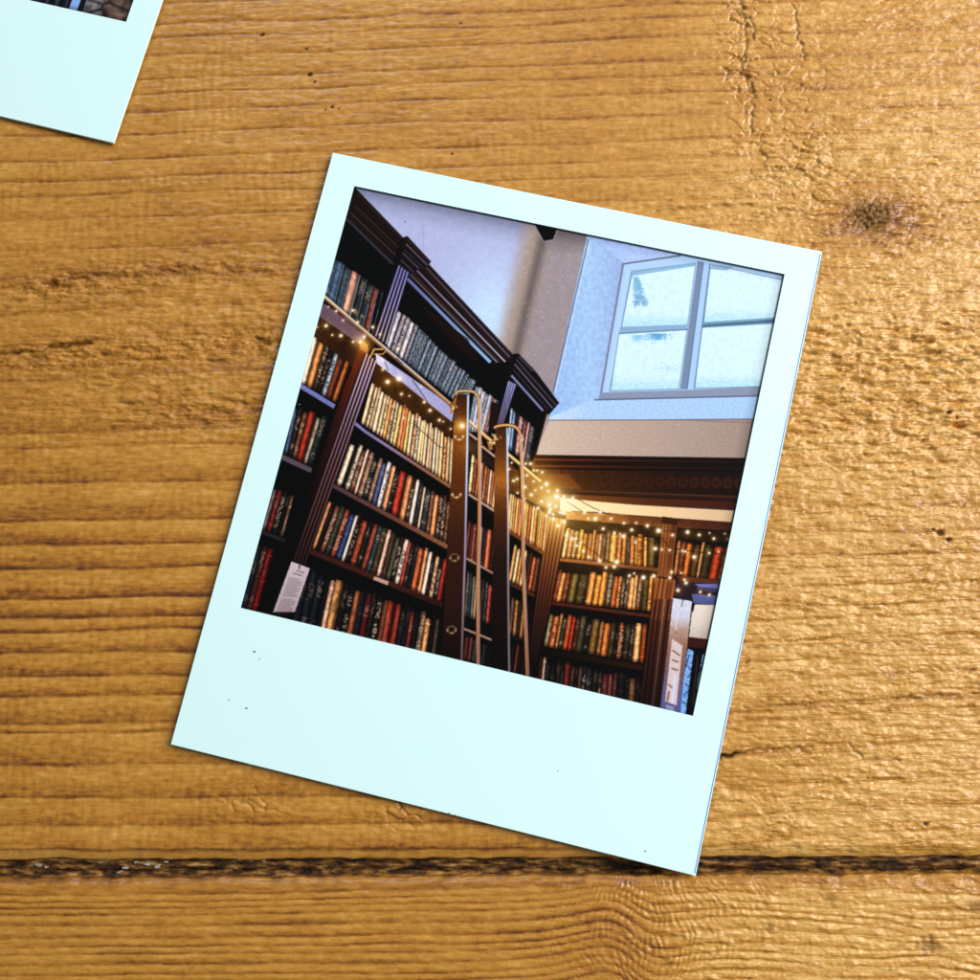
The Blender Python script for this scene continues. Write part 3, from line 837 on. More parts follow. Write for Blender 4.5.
    for t_, c_ in [(.08, (150, 88, 42)), (.3, (172, 104, 52)), (.52, (160, 94, 44)), (.72, (104, 56, 28)), (.93, (150, 92, 52))]:
        cv.line([lerp(pr[0], pr[1], t_), lerp(pr[3], pr[2], t_)], 1.0, c_, .8)
        cv.line([lerp(pr2[0], pr2[1], t_), lerp(pr2[3], pr2[2], t_)], 1.2, (min(255, c_[0] * 1.3), c_[1] * 1.25, c_[2] * 1.2), .8)
        cv.line([lerp(pr3[0], pr3[1], t_), lerp(pr3[3], pr3[2], t_)], 1.1, vg((600, (120, 66, 42)), (650, (84, 46, 34)), (710, (46, 27, 24))), .8)
        cv.line([lerp(pr3[0], pr3[1], t_ + .07), lerp(pr3[3], pr3[2], t_ + .07)], .9, (16, 8, 8), .7)
    cv.line([lerp(pr3[0], pr3[1], .62), lerp(pr3[3], pr3[2], .6)], 1.0, vg((600, (205, 150, 110)), (650, (150, 108, 88)), (710, (90, 70, 68))), .9)
    cv.poly(T('M', 268, 132, 398, 150, 388, 205, 262, 190), (56, 28, 16))
    cv.line(T('M', 222, 632, 360, 650), 1.6, (58, 26, 12), .9)

    # last bay, books cut by the border
    W5 = [(165, 110, 60, .9, .1), (112, 58, 40, 1.1, .3), (205, 112, 40, 1.4, .1), (82, 62, 34, 1.7, .2), (180, 140, 90, .7, .1), (58, 52, 30, 2, .2), (176, 62, 24, 2.1, .05), (150, 95, 50, 1.2, .1)]
    books(cv, *T('M', 362, 615, 760, 672, 400, 305, 835, 372), W5, rng, warm=(1.06, .91, .74), hvar=.12)
    cv.poly(T('M', 385, 622, 760, 660, 745, 700, 400, 665), (98, 52, 32))
    cv.poly(T('M', 380, 665, 760, 690, 730, 870, 520, 850, 360, 790), (40, 30, 40))
    cv.poly(T('M', 530, 690, 745, 690, 735, 730, 570, 715), (112, 112, 178))
    cv.poly(T('M', 550, 715, 735, 735, 730, 760, 560, 745), (70, 66, 104))
    cv.poly(T('M', 510, 772, 735, 790, 722, 868, 525, 848), (86, 94, 150))
    cv.poly(T('N', 600, 42, 795, 50, 728, 332, 570, 312), grain(vg((603, (226, 218, 205)), (625, (214, 204, 190)), (640, (190, 178, 168))), .05, 1, 1, 380))
    cv.poly(T('M', 515, 845, 540, 850, 520, 925, 508, 915), (24, 14, 10))
    cv.poly(T('N', 570, 312, 730, 332, 708, 412, 562, 392), grain((64, 28, 22), .3, 3, 1, 381))
    cv.poly(T('N', 560, 392, 715, 412, 600, 985, 480, 960), (10, 9, 14))
    cv.poly(T('N', 558, 410, 606, 432, 540, 958, 494, 946), grain((112, 168, 238), .35, 1.4, 2, 382))
    cv.poly(T('N', 682, 455, 708, 480, 640, 745, 632, 740), grain((135, 190, 245), .4, 1.2, 1.6, 383))
    for p in [(560, 560, 600, 600, 560, 650), (540, 700, 580, 740, 530, 800), (570, 460, 545, 560), (660, 520, 690, 540, 655, 600), (520, 850, 560, 880)]:
        cv.line(T('N', *p), .9, (18, 24, 50), .9)
    cv.line(T('N', 640, 470, 600, 880), 1.3, (88, 66, 60), .7)
    cv.poly(T('N', 438, -10, 592, 18, 500, 945, 335, 905), grain(vg((598, (206, 216, 236)), (618, (198, 200, 220)), (632, (172, 142, 128)), (650, (146, 104, 86)), (675, (120, 92, 100)), (700, (96, 98, 150)), (718, (84, 88, 140))), .10, 1.2, 4, 384))
    cv.line(T('N', 520, 10, 508, 60), 1.2, (120, 74, 50), .8)
    cv.line(T('N', 470, 120, 460, 250), 1.4, (230, 225, 235), .5)
    cv.poly(T('N', 430, 328, 516, 386, 466, 882, 374, 848), grain((206, 190, 192), .05, 1, 2, 385))
    for p in [(436, 425, 490, 465), (436, 505, 478, 520), (432, 575, 475, 590), (404, 712, 432, 735)]:
        cv.line(T('N', *p), 1.7, (138, 94, 70), .9)
    cv.line(T('N', 455, 640, 432, 855), 2.6, (200, 215, 245), .8)
    cv.line(T('N', 405, 770, 392, 840), 2.4, (150, 100, 84), .8)
    for k in range(4):
        cv.line(T('N', 382 + k * 3, 882 + k * 14, 440 + k * 2, 898 + k * 14), .7, (200, 200, 215), .8)

    # ---- long bookcase on the left
    end_top = T('R', 765, 215)[0]
    body = T('A', 290, 58) + T('A', 690, 470, 725, 460, 915, 665, 890, 700) + T('C', 250, 205, 920, 925) + T('Q', 60, 498, 195, 660, 150, 700) + \
        T('R', 690, 480, 660, 560, 720, 660) + T('K', 0, 160, 70, 225) + T('L', -20, 0, 20, 900) + [(480, 680), (230, 612), (230, 600)]
    cv.poly(body, (9, 6, 7))

    # bay by the border: cornice
    cv.poly(T('A', 292, 58, 690, 470, 650, 500, 600, 700, 222, 330), (24, 15, 15))
    for (x0, y0, x1, y1), w_, c_ in [((320, 120, 680, 480), .8, (66, 42, 36)), ((305, 150, 665, 510), .7, (34, 22, 20)), ((300, 215, 650, 550), .9, (84, 56, 50)), ((285, 235, 640, 575), .7, (52, 32, 28)),
                                     ((262, 275, 625, 610), 1.0, (92, 70, 68)), ((250, 300, 615, 640), .7, (40, 28, 28)), ((240, 330, 598, 680), 2.6, (62, 56, 76))]:
        cv.line(T('A', x0, y0, x1, y1), w_, c_, .9)
    cv.poly(T('A', 222, 345, 590, 700, 560, 860, 480, 880, 140, 600), (7, 5, 7))
    R00 = [(52, 66, 100, .5, .8), (58, 88, 122, 1.1, .15), (52, 68, 80, 1, .15), (196, 134, 106, 1.3, .05), (36, 42, 42, .9, .6), (44, 48, 46, .9, .8), (132, 62, 46, .8, .2), (14, 9, 9, .5, 0)]
    books(cv, *T('B', 285, 130, 680, 450, 372, -190, 770, 80), R00, rng, hvar=.07, rim=(120, 140, 165))
    cv.poly(T('B', 285, 190, 640, 420, 590, 540, 240, 290), grain(vg((300, (100, 82, 102)), (335, (120, 92, 96))), .12, 3, 1, 400))
    cv.poly(T('B', 240, 290, 590, 530, 520, 720, 190, 440), grain(xg((312, (70, 42, 20)), (345, (44, 26, 12)), (362, (90, 52, 24))), .2, 3, 3, 401))
    R01 = [(235, 215, 200, 1, .2), (205, 135, 70, 1.4, .1), (58, 52, 48, 1, .9), (34, 28, 24, .8, .9), (150, 160, 175, 1, .9), (112, 50, 30, 1.3, .1), (170, 95, 40, 1, .1), (16, 8, 6, .5, 0)]
    books(cv, *T('B', 92, 830, 400, 1010, 205, 420, 520, 690), R01, rng, warm=(1.04, .96, .86), hvar=.12, fleck=.4)
    cv.poly(T('E', 335, 22, 615, 195, 600, 228, 325, 60), grain((112, 118, 182), .12, 2, 1, 402))
    R02 = [(58, 88, 130, .8, .1), (50, 38, 42, .9, .8), (116, 74, 54, 1, .8), (178, 46, 34, 1.4, .15), (150, 155, 140, .9, .4), (36, 42, 44, 1.2, .7), (12, 9, 9, .6, 0)]
    books(cv, *T('E', 195, 592, 445, 715, 285, 185, 590, 310), R02, rng, warm=(1.04, .96, .86), dim=.92, hvar=.10)
    cv.poly(T('E', 172, 598, 420, 716, 408, 752, 160, 640), grain((92, 80, 92), .15, 2, 1, 403))
    R03 = [(120, 108, 125, .7, .1), (130, 42, 44, 1, .4), (30, 34, 32, 1, 1), (24, 18, 18, .7, .4), (120, 96, 66, .6, 1), (10, 8, 8, .8, 0)]
    books(cv, *T('F', 205, 315, 420, 395, 310, -30, 520, 30), R03, rng, warm=(1.04, .96, .86), dim=.8, hvar=.08)
    cv.poly(T('F', 200, 318, 400, 400, 392, 425, 190, 350), (44, 36, 44))
    R04 = [(22, 26, 40, 1, .5), (74, 36, 32, 1, .6), (125, 26, 28, 1, .2), (12, 8, 8, .6, 0)]
    books(cv, *T('F', 20, 985, 190, 1010, 165, 440, 345, 470), R04, rng, warm=(1.04, .96, .86), dim=.85, hvar=.06)

    # reveal of the first pilaster
    cv.poly(T('B', 600, 470, 650, 560, 480, 1000, 400, 1000), vg((340, (140, 72, 32)), (375, (92, 38, 22)), (400, (66, 28, 18))))
    cv.poly(T('E', 710, -10, 790, -10, 450, 985, 375, 985), vg((380, (84, 34, 20)), (420, (48, 22, 16)), (480, (26, 13, 12)), (500, (18, 10, 10))))
    cv.line(T('E', 760, 0, 420, 980), .7, vg((380, (128, 60, 34)), (430, (60, 30, 24)), (500, (20, 12, 12))), .8)
    # fluted face
    up = T('A', 645, 690, 735, 755) + T('B', 800, 525, 690, 440)
    cv.poly(up, vg((262, (72, 72, 118)), (300, (52, 46, 74)), (345, (60, 42, 50))))
    lo = T('B', 618, 590, 715, 660) + T('F', 565, 612, 455, 570)
    cv.poly(lo, vg((350, (110, 60, 48)), (380, (74, 44, 56)), (430, (48, 28, 32)), (560, (22, 13, 13))))
    for k in range(4):
        t_ = (k + .55) / 4
        cv.line([lerp(up[0], up[1], t_), lerp(up[3], up[2], t_)], 1.0, vg((262, (130, 132, 196)), (300, (176, 176, 228)), (345, (226, 205, 205))), .95)
        cv.line([lerp(up[0], up[1], t_ - .13), lerp(up[3], up[2], t_ - .13)], .8, (22, 16, 26), .9)
        cv.line([lerp(lo[0], lo[1], t_), lerp(lo[3], lo[2], t_)], 1.15, vg((350, (255, 225, 205)), (375, (214, 196, 226)), (420, (160, 134, 152)), (470, (134, 96, 98)), (520, (98, 66, 62)), (562, (58, 40, 38))), .95)
        cv.line([lerp(lo[0], lo[1], t_ - .13), lerp(lo[3], lo[2], t_ - .13)], .9, (20, 11, 13), .9)
    # capital
    cv.poly(T('A', 690, 470, 724, 458, 916, 664, 885, 705, 850, 715, 770, 765, 655, 690, 670, 600), (22, 16, 18))
    for (x0, y0, x1, y1), w_, c_ in [((728, 490, 895, 668), 1.2, (58, 44, 44)), ((715, 525, 880, 690), 1.5, (104, 94, 110)), ((700, 570, 850, 712), .9, (66, 54, 58)), ((690, 600, 815, 720), 1.3, (92, 84, 98)), ((672, 655, 770, 745), 1.3, (80, 72, 90))]:
        cv.line(T('A', x0, y0, x1, y1), w_, c_, .9)
    # long cornice
    cv.poly(T('C', 250, 200, 925, 925, 930, 990, 740, 990, 70, 310, 100, 265), (26, 17, 17))
    lav = lambda a, b_: xg((405, a), (460, lerp3(a, b_, .55)), (520, b_))
    for (x0, y0, x1, y1), w_, c_ in [((245, 215, 915, 930), 1.2, lav((30, 20, 20), (44, 36, 42))), ((225, 225, 895, 945), 1.4, lav((92, 76, 80), (112, 102, 130))), ((200, 235, 880, 965), .9, lav((60, 36, 28), (58, 34, 28))),
                                     ((150, 250, 860, 985), 1.2, lav((130, 120, 150), (200, 214, 245))), ((130, 262, 840, 990), .8, lav((30, 18, 16), (26, 18, 20))), ((110, 268, 820, 992), .9, lav((84, 56, 44), (96, 66, 56))),
                                     ((92, 280, 795, 990), 1.1, lav((112, 96, 100), (150, 160, 190))), ((80, 296, 770, 990), 1.0, (14, 9, 12)), ((74, 320, 735, 985), 3.0, lav((104, 108, 172), (152, 216, 255)))]:
        cv.line(T('C', x0, y0, x1, y1), w_, c_, .95)
    cv.poly(T('C', 70, 345, 700, 985, 640, 985, 60, 520), (12, 8, 9))
    cv.poly(T('C', 180, 520, 560, 800, 640, 985, 500, 900, 260, 640), (34, 20, 18), .7)
    # second capital and the end of the cornice
    cv.poly(T('Q', 48, 505, 62, 498, 110, 548, 122, 562, 195, 660, 160, 700, 90, 640, 25, 585), (18, 13, 15))
    for (x0, y0, x1, y1), w_, c_ in [((64, 510, 108, 556), 1.1, (96, 88, 100)), ((56, 520, 185, 668), 1.3, (84, 80, 100)), ((50, 534, 172, 676), 1.2, (120, 116, 140)), ((46, 552, 158, 682), 1.0, (70, 62, 72)), ((40, 572, 140, 684), 1.9, (140, 150, 205))]:
        cv.line(T('Q', x0, y0, x1, y1), w_, c_, .9)

    # top row of the long bay
    R10 = [(200, 190, 205, 1, .4), (150, 130, 130, 1, .8), (170, 150, 150, 1, .9), (215, 200, 200, 1.2, .5), (140, 120, 120, .8, .4)] + \
          [(int(a), int(a * 1.16), int(a * 1.34), .85, .8 if i % 3 == 1 else .1) for i, a in enumerate(rng.uniform(62, 112, 17))]
    books(cv, *(T('B', 790, 535) + T('D', 845, 545) + T('B', 895, 225) + T('D', 950, 330)), R10, rng, hvar=.07, gap=.16, rim=(178, 208, 244))
    R10b = [(110, 130, 160, 1, .3), (190, 190, 205, 1, .3), (200, 190, 195, 1, .6), (120, 140, 165, .8, .2), (190, 180, 185, 1, .2), (150, 92, 72, 1.1, .1), (14, 9, 9, .5, 0)]
    books(cv, *T('R', 245, 330, 385, 345, 300, 20, 450, 130), R10b, rng, hvar=.05, rim=(190, 205, 235))
    # ledge under it
    cv.poly(T('D', 130, 100, 770, 545, 752, 665, 140, 190), grain(xg((376, (225, 222, 240)), (395, (164, 168, 208)), (452, (156, 158, 204))), .10, 2.5, 1.2, 410))
    cv.poly(T('D', 140, 185, 752, 660, 745, 800, 92, 345), grain(xg((372, (64, 38, 12)), (400, (72, 44, 16)), (430, (52, 32, 12)), (452, (60, 36, 16))), .15, 4, 3, 411))
    cv.line(T('D', 330, 330, 752, 668), 1.2, (112, 58, 28), .9)
    # row of pale books
    pal = [(232, 206, 170), (222, 196, 160), (190, 160, 126), (246, 226, 192), (212, 190, 158), (255, 214, 150), (236, 160, 92), (196, 160, 120), (235, 222, 180), (226, 190, 110), (232, 140, 90), (220, 118, 70), (236, 196, 96), (255, 232, 190),
           (228, 160, 110), (218, 212, 206), (255, 226, 160), (246, 204, 140)]
    R11 = [pal[i % len(pal)] + (rng.uniform(.75, 1.3), rng.choice([0, .3, .9])) for i in range(27)]
    books(cv, *(T('D', 8, 672) + T('G', 1000, 458) + T('D', 100, 330) + T('D', 770, 800)), R11, rng, warm=(1.04, .96, .86), dim=1.0, hvar=.09, gap=.09)
    cv.poly(T('E', 780, 335) + T('G', 300, 2, 985, 448, 985, 478, 290, 22) + T('E', 772, 362), grain(xg((355, (122, 118, 176)), (385, (142, 122, 160)), (420, (150, 102, 84)), (452, (150, 96, 58))), .14, 3, 1, 412))
    # second row
    R12 = [(228, 215, 200, 1.1, .1), (26, 22, 22, .6, 0), (180, 178, 170, .9, .9), (105, 62, 46, 1, 1), (235, 195, 185, .6, .1), (150, 115, 100, 1.1, .2), (36, 44, 44, 1, 1), (140, 108, 92, .9, .1), (62, 78, 132, 1.1, .4), (225, 225, 240, .9, 1),
           (215, 145, 98, 1, .1), (34, 32, 34, 1, .8), (182, 52, 36, 1.5, .2), (202, 132, 82, 1.3, .2), (62, 40, 36, .8, 1), (240, 228, 225, .8, .1), (42, 44, 50, .9, .3), (225, 190, 160, .5, .1), (44, 52, 58, 1.3, .8), (120, 82, 66, .8, .1),
           (228, 144, 92, 1, .1), (54, 40, 34, .9, 1), (70, 50, 36, .8, 1), (96, 64, 44, .8, .6)]
    books(cv, *T('G', 45, 432, 948, 938, 172, 70, 985, 555), R12, rng, warm=(1.04, .96, .86), hvar=.10)
    cv.poly(T('G', 28, 436, 955, 935, 948, 972, 18, 468), grain(xg((333, (86, 64, 72)), (390, (112, 70, 58)), (446, (140, 92, 58))), .16, 3, 1, 413))
    # third row
    R13 = [(196, 136, 92, .7, .1), (26, 20, 20, .7, .2), (118, 72, 60, 1, .9), (58, 66, 54, 1, .3), (150, 68, 48, 1, 1), (38, 60, 120, 1, .3), (225, 214, 212, .6, .1), (30, 28, 30, .9, .9), (152, 66, 44, 1.2, .3), (34, 34, 36, .9, .8), (144, 68, 52, 1, .2),
           (40, 62, 66, .9, .7), (72, 60, 42, 1.1, .5), (228, 178, 166, .8, .3), (78, 62, 46, .7, .2), (76, 80, 62, 1, .2), (40, 32, 30, .8, 1), (228, 208, 202, .9, 1), (180, 62, 54, .6, .4), (40, 38, 36, .8, .7), (30, 32, 34, .8, .4),
           (196, 90, 46, 1.1, .4), (232, 148, 94, .7, .1), (246, 230, 220, .8, .1), (36, 28, 28, .7, .6), (200, 158, 124, .8, .9), (28, 28, 28, .8, .9), (158, 38, 38, .9, .1)]
    books(cv, *(T('F', 618, 472) + T('H', 862, 452) + T('F', 768, 62) + T('H', 905, 172)), R13, rng, warm=(1.04, .96, .86), dim=.95, hvar=.10)
    cv.poly(T('F', 605, 478) + T('H', 868, 446, 860, 478, 60, 150) + T('F', 595, 510), grain(xg((310, (62, 32, 28)), (380, (70, 36, 28)), (440, (48, 24, 20))), .2, 3, 1, 414))
    cv.poly(T('H', 446, 284, 536, 318, 530, 340, 440, 305), grain((190, 150, 136), .2, .8, .8, 415))
    # bottom row
    R14 = [(20, 24, 34, 1.2, .3), (24, 28, 38, 1.4, .5), (22, 26, 34, 1.3, .6), (18, 18, 24, .8, 0), (215, 165, 145, .9, .4), (190, 136, 80, 1.5, .4), (22, 22, 22, 1, .5), (22, 22, 22, 1, .9), (150, 86, 52, 1.1, .1), (26, 26, 34, .9, .2), (84, 24, 32, 1.1, .6),
           (32, 28, 26, .9, .4), (30, 30, 30, 1, 1), (110, 62, 44, .9, .2), (158, 58, 42, 1.2, .2), (148, 48, 38, 1.1, .1), (26, 26, 30, 1, .3), (24, 24, 28, .8, .2), (120, 40, 36, .8, .6), (24, 24, 26, .8, .1), (112, 92, 78, 1, .9), (222, 150, 96, 1, .5), (20, 18, 20, .9, 0), (74, 62, 52, .7, .2), (14, 10, 10, 1.2, 0)]
    books(cv, *T('H', -70, 610, 850, 900, 20, 215, 900, 560), R14, rng, warm=(1.04, .96, .86), dim=.92, hvar=.10, fleck=.3)
    cv.poly(T('H', 60, 150, 860, 478, 855, 520, 40, 190), (6, 4, 5), .75)
    # printed card leaning on the pilaster
    tag = T('F', 448, 584, 597, 640, 470, 1000, 292, 1000)
    cv.poly(tag, grain(vg((562, (196, 182, 190)), (612, (172, 156, 162))), .05, 1.5, 1.5, 416))
    tx = lambda a, t_: lerp(lerp(tag[0], tag[1], a), lerp(tag[3], tag[2], a), t_)
    for k in range(22):
        t_ = .30 + k * .036
        if k in (11,):
            continue
        cv.line([tx(.16, t_), tx(.84 if k % 4 else .7, t_)], .55, (70, 60, 66), .7)
    for k, (a, b_) in enumerate([(.4, .8), (.3, .72)]):
        cv.line([tx(a, .13 + k * .07), tx(b_, .13 + k * .07)], .9, (60, 52, 58), .8)
    cv.line([tx(.45, .02), tx(.5, .08)], 1.2, (20, 16, 18), .9)

    # ---- the bay behind the ladder and beyond it
    p2 = T('R', 512, 0, 565, 25, 478, 290, 440, 280)
    cv.poly(p2, vg((380, (66, 72, 120)), (425, (54, 44, 60))))
    for k in range(4):
        t_ = (k + .5) / 4
        cv.line([lerp(p2[0], p2[1], t_), lerp(p2[3], p2[2], t_)], .8, vg((380, (200, 215, 255)), (400, (150, 150, 200)), (425, (120, 100, 130))), .95)
    cv.poly(T('R', 400, 130, 450, 150, 440, 290, 380, 330), (34, 20, 18))
    R20 = [(150, 180, 225, .6, .1), (110, 140, 185, .7, .1), (30, 30, 40, .6, 0), (190, 130, 128, 1.1, .1), (120, 70, 66, .8, .2), (190, 130, 126, .7, .1), (60, 70, 80, 1.2, .7), (12, 9, 9, .6, 0)]
    books(cv, *T('R', 505, 440, 665, 560, 530, 170, 715, 320), R20, rng, hvar=.07)
    cv.line(T('R', 762, 215, 690, 480), 2.0, (44, 28, 24))
    cv.line(T('R', 772, 220, 700, 478), .8, (190, 168, 150), .8)
    cv.poly(T('I', 235, 10, 560, 285, 560, 400, 235, 165), (40, 28, 24))
    cv.poly(T('I', 560, 270, 640, 330, 650, 520, 560, 500), (92, 52, 20))
    cv.poly(T('I', 640, 250, 830, 420, 980, 560, 980, 680, 690, 560), (118, 68, 24))
    R21 = [(255, 220, 130, 1, .8), (150, 64, 36, 1, .1), (190, 100, 55, .7, .1), (240, 170, 100, .7, .1), (140, 60, 36, .7, .1), (200, 110, 60, .7, .1), (150, 70, 40, .7, .1), (248, 200, 140, .7, .1), (190, 92, 48, .8, .1), (236, 170, 110, .8, .1)]
    books(cv, *T('I', 228, 500, 440, 650, 262, 180, 470, 350), R21, rng, hvar=.05)
    RA = [(255, 205, 130), (250, 220, 170), (230, 150, 70), (255, 226, 160), (210, 110, 60), (246, 170, 90), (255, 214, 120), (236, 180, 60), (190, 96, 52), (255, 230, 170), (228, 150, 60), (160, 120, 60), (255, 190, 96), (220, 140, 70), (250, 200, 130)]
    books(cv, *(T('I', 545, 810, 850, 1000, 570, 505) + T('K', 70, 190)), [c + (rng.uniform(.6, 1.1), rng.choice([0, .4])) for c in RA], rng, warm=(1.06, .90, .72), hvar=.06)
    cv.poly(T('I', 550, 805, 850, 1000, 845, 1025, 550, 835), (120, 66, 34))
    RB = [(220, 150, 70, .9, .2), (255, 200, 130, .8, .1), (200, 120, 52, .9, .2), (236, 180, 100, .8, .1), (60, 32, 20, .6, 0), (70, 40, 24, 1, 0), (190, 82, 40, 1, .1), (110, 60, 34, .8, 0), (40, 22, 14, .5, 0)]
    books(cv, *T('J', 478, 310, 650, 400, 515, 85, 690, 170), RB, rng, hvar=.1)
    cv.poly(T('J', 475, 315, 640, 398, 636, 416, 475, 335), (84, 46, 30))
    RC = [(120, 74, 40, 1, .3), (196, 130, 66, 1, .3), (60, 36, 24, .8, 0), (180, 120, 66, 1, .2), (40, 24, 18, 1, 0), (26, 16, 14, 1, 0)]
    books(cv, *T('J', 480, 640, 610, 700, 500, 400, 640, 470), RC, rng, dim=.85, hvar=.1)
    cv.poly(T('J', 478, 648, 600, 690, 596, 706, 476, 664), (30, 18, 14))
    books(cv, *T('J', 478, 880, 580, 900, 500, 700, 610, 730), [(30, 18, 18, 1, 0), (130, 52, 40, .7, 0), (24, 16, 16, 1, 0), (40, 24, 22, 1, 0)], rng, dim=.8)
    # rows seen between the stiles
    books(cv, *T('J', 205, 195, 375, 260, 235, -60, 400, 0), [(120, 54, 40, .6, 0), (90, 40, 34, .6, 0), (150, 70, 52, .6, 0), (110, 50, 38, .6, 0), (150, 110, 90, .8, .3), (60, 34, 28, .8, 0), (205, 96, 52, 1.1, .1), (60, 30, 22, .5, 0)], rng, hvar=.06)
    books(cv, *T('J', 205, 530, 375, 590, 225, 255, 400, 330), [(90, 84, 74, .7, .6), (60, 64, 60, .7, .4), (110, 116, 110, .6, .5), (190, 140, 96, .7, .2), (40, 36, 34, .8, .3), (60, 40, 34, .8, .3), (52, 60, 56, .8, .4), (190, 62, 48, .9, .1), (30, 22, 20, .6, 0)], rng, dim=.9, hvar=.1)
    books(cv, *T('J', 195, 800, 370, 850, 215, 650, 385, 720), [(105, 44, 40, .8, 0), (120, 60, 48, .7, 0), (40, 52, 56, .8, 0), (24, 22, 24, 1, 0), (30, 34, 38, 1, 0), (18, 16, 18, 1, 0)], rng, dim=.8)

    # brass rail
    rail = T('B', 286, 128, 780, 548) + T('D', 752, 522)
    cv.line([(x - .6, y + 2.0) for x, y in rail], 1.6, (150, 92, 44), .9)
    cv.line(rail, 2.3, vg((296, (226, 214, 180)), (335, (206, 190, 160)), (360, (196, 200, 214)), (405, (206, 160, 96))), .97)
    cv.line([(x - .9, y + .9) for x, y in rail], .7, (120, 74, 34), .8)
    rail2 = T('R', 255, 260, 370, 365, 500, 470, 720, 655)
    cv.line(rail2, 2.4, vg((420, (236, 210, 160)), (480, (255, 220, 120))), .95)
    cv.line([(x - .5, y + 1.6) for x, y in rail2], 1.0, (130, 80, 30), .8)
    # ladder rungs
    for p in [('I', 345, 128, 548, 292), ('I', 235, 522, 552, 732), ('J', 215, 172, 475, 318), ('J', 200, 610, 475, 722), ('I', 235, 20, 300, 70)]:
        q = T(p[0], *p[1:])
        drop = 5.5 if p[0] == 'I' else 2.2
        cv.poly([q[0], q[1], (q[1][0], q[1][1] + drop), (q[0][0], q[0][1] + drop)], (26, 17, 15))
        cv.line(q, 1.8, (206, 170, 146) if p[0] == 'I' else (176, 138, 118), .95)
    # ladder stiles
    st1 = T('R', 166, 84, 252, 92) + T('J', 190, 815, 62, 790)
    cv.poly(st1, grain(vg((392, (58, 32, 16)), (410, (92, 52, 22)), (428, (150, 84, 26)), (455, (120, 66, 24)), (480, (96, 52, 20)), (505, (84, 46, 22)), (540, (58, 30, 20)), (600, (46, 24, 18)), (660, (20, 12, 11))), .12, 1.5, 4, 420))
    cv.line(T('R', 252, 100) + T('I', 224, 120, 202, 980) + T('J', 186, 812), 2.2, vg((395, (190, 226, 255)), (470, (190, 210, 245)), (530, (160, 150, 185)), (590, (150, 136, 150)), (660, (108, 88, 88))), .95)
    cv.line(T('R', 258, 100) + T('I', 232, 120, 210, 980) + T('J', 193, 812), .7, (40, 30, 40), .7)
    st2 = T('R', 428, 300, 508, 304) + T('J', 474, 885, 368, 860)
    cv.poly(st2, grain(vg((426, (66, 38, 22)), (455, (110, 62, 24)), (480, (168, 104, 40)), (500, (110, 62, 24)), (525, (70, 38, 20)), (560, (36, 21, 17)), (670, (14, 10, 10))), .12, 1.5, 4, 421))
    cv.line(T('R', 506, 312) + T('I', 552, 300, 556, 720) + T('J', 476, 300, 480, 880), 1.8, vg((427, (170, 210, 250)), (470, (214, 222, 240)), (520, (196, 180, 170)), (560, (150, 140, 146)), (670, (128, 118, 122))), .95)
    # studs
    for p in [('R', 190, 365), ('R', 170, 745), ('J', 145, 172), ('J', 125, 620)]:
        (x, y), = T(*p)
        arc = [(x + 4.4 * math.cos(a), y - .5 + 3.6 * math.sin(a)) for a in np.linspace(0.0, math.pi if y < 530 else 2 * math.pi, 15)]
        cv.line(arc, 1.7, (176, 128, 78) if y < 500 else (112, 84, 56), .85)
        for a in (0.1, 1.5, 3.0):
            cv.glow(x + 4 * math.cos(a), y - .5 + 3.3 * math.sin(a), 1.1, (255, 230, 185), .8 if y < 500 else .5)
    # brass hand rails
    hr1 = [(456.2, 393.5), (457.5, 391), (461, 390), (473, 390.2), (477.5, 393.5), (479.6, 400)] + T('I', 322, 60, 318, 820) + T('J', 290, 200, 286, 840)
    hr2 = T('R', 425, 305, 445, 294, 500, 288, 550, 292, 588, 325, 604, 400) + T('I', 655, 60, 672, 300, 676, 900) + T('J', 568, 200, 592, 900)
    def smooth(p):
        p = np.array(p)
        for _ in range(2):
            q = [p[0]]
            for a, b_ in zip(p[:-1], p[1:]):
                q += [a * .75 + b_ * .25, a * .25 + b_ * .75]
            p = np.array(q + [p[-1]])
        return [tuple(k) for k in p]
    hr1, hr2 = smooth(hr1), smooth(hr2)
    for hr in (hr1, hr2):
        cv.line(hr, 3.6, (70, 40, 20), .95)
        cv.line(hr, 2.6, vg((390, (176, 128, 76)), (430, (190, 130, 70)), (520, (170, 100, 52)), (600, (168, 106, 66)), (675, (120, 70, 44))), .97)
        cv.line([(x - .5, y - .2) for x, y in hr], .8, vg((390, (250, 225, 170)), (520, (240, 190, 120)), (675, (214, 160, 110))), .8)
        cv.line([(x + 1.5, y) for x, y in hr if y > (396 if hr is hr1 else 432)], .9, vg((390, (226, 226, 236)), (520, (220, 205, 214)), (675, (170, 140, 132))), .85)
    # brackets
    cv.poly(T('R', 156, 120, 176, 100, 162, 185, 140, 222, 128, 200), (190, 124, 56), .85)
    for k in range(9):
        x, y = T('R', rng.normal(145, 12), rng.normal(165, 28))[0]
        cv.line([(x, y), (x + rng.uniform(-1, 2), y - 2)], .9, [(255, 214, 140), (80, 44, 18)][k % 2], .85)
    cv.line(T('R', 130, 170, 165, 110), 1.0, (70, 40, 20), .8)
    cv.poly(T('R', 372, 395, 402, 402, 412, 448, 388, 455), (226, 160, 78), .7)
    for k in range(16):
        x, y = T('R', rng.normal(398, 24), rng.normal(372, 30))[0]
        a = rng.uniform(0, 6.28)
        cv.line([(x, y), (x + 2.2 * math.cos(a), y + 2.2 * math.sin(a)), (x + 2.4 * math.cos(a + .9), y + 2.4 * math.sin(a + .9))], rng.uniform(.7, 1.4), [(240, 190, 110), (90, 52, 20), (190, 120, 50), (255, 228, 170)][k % 4], .85)
    cv.line(T('R', 345, 345, 385, 380), 2.6, (236, 190, 120), .9)
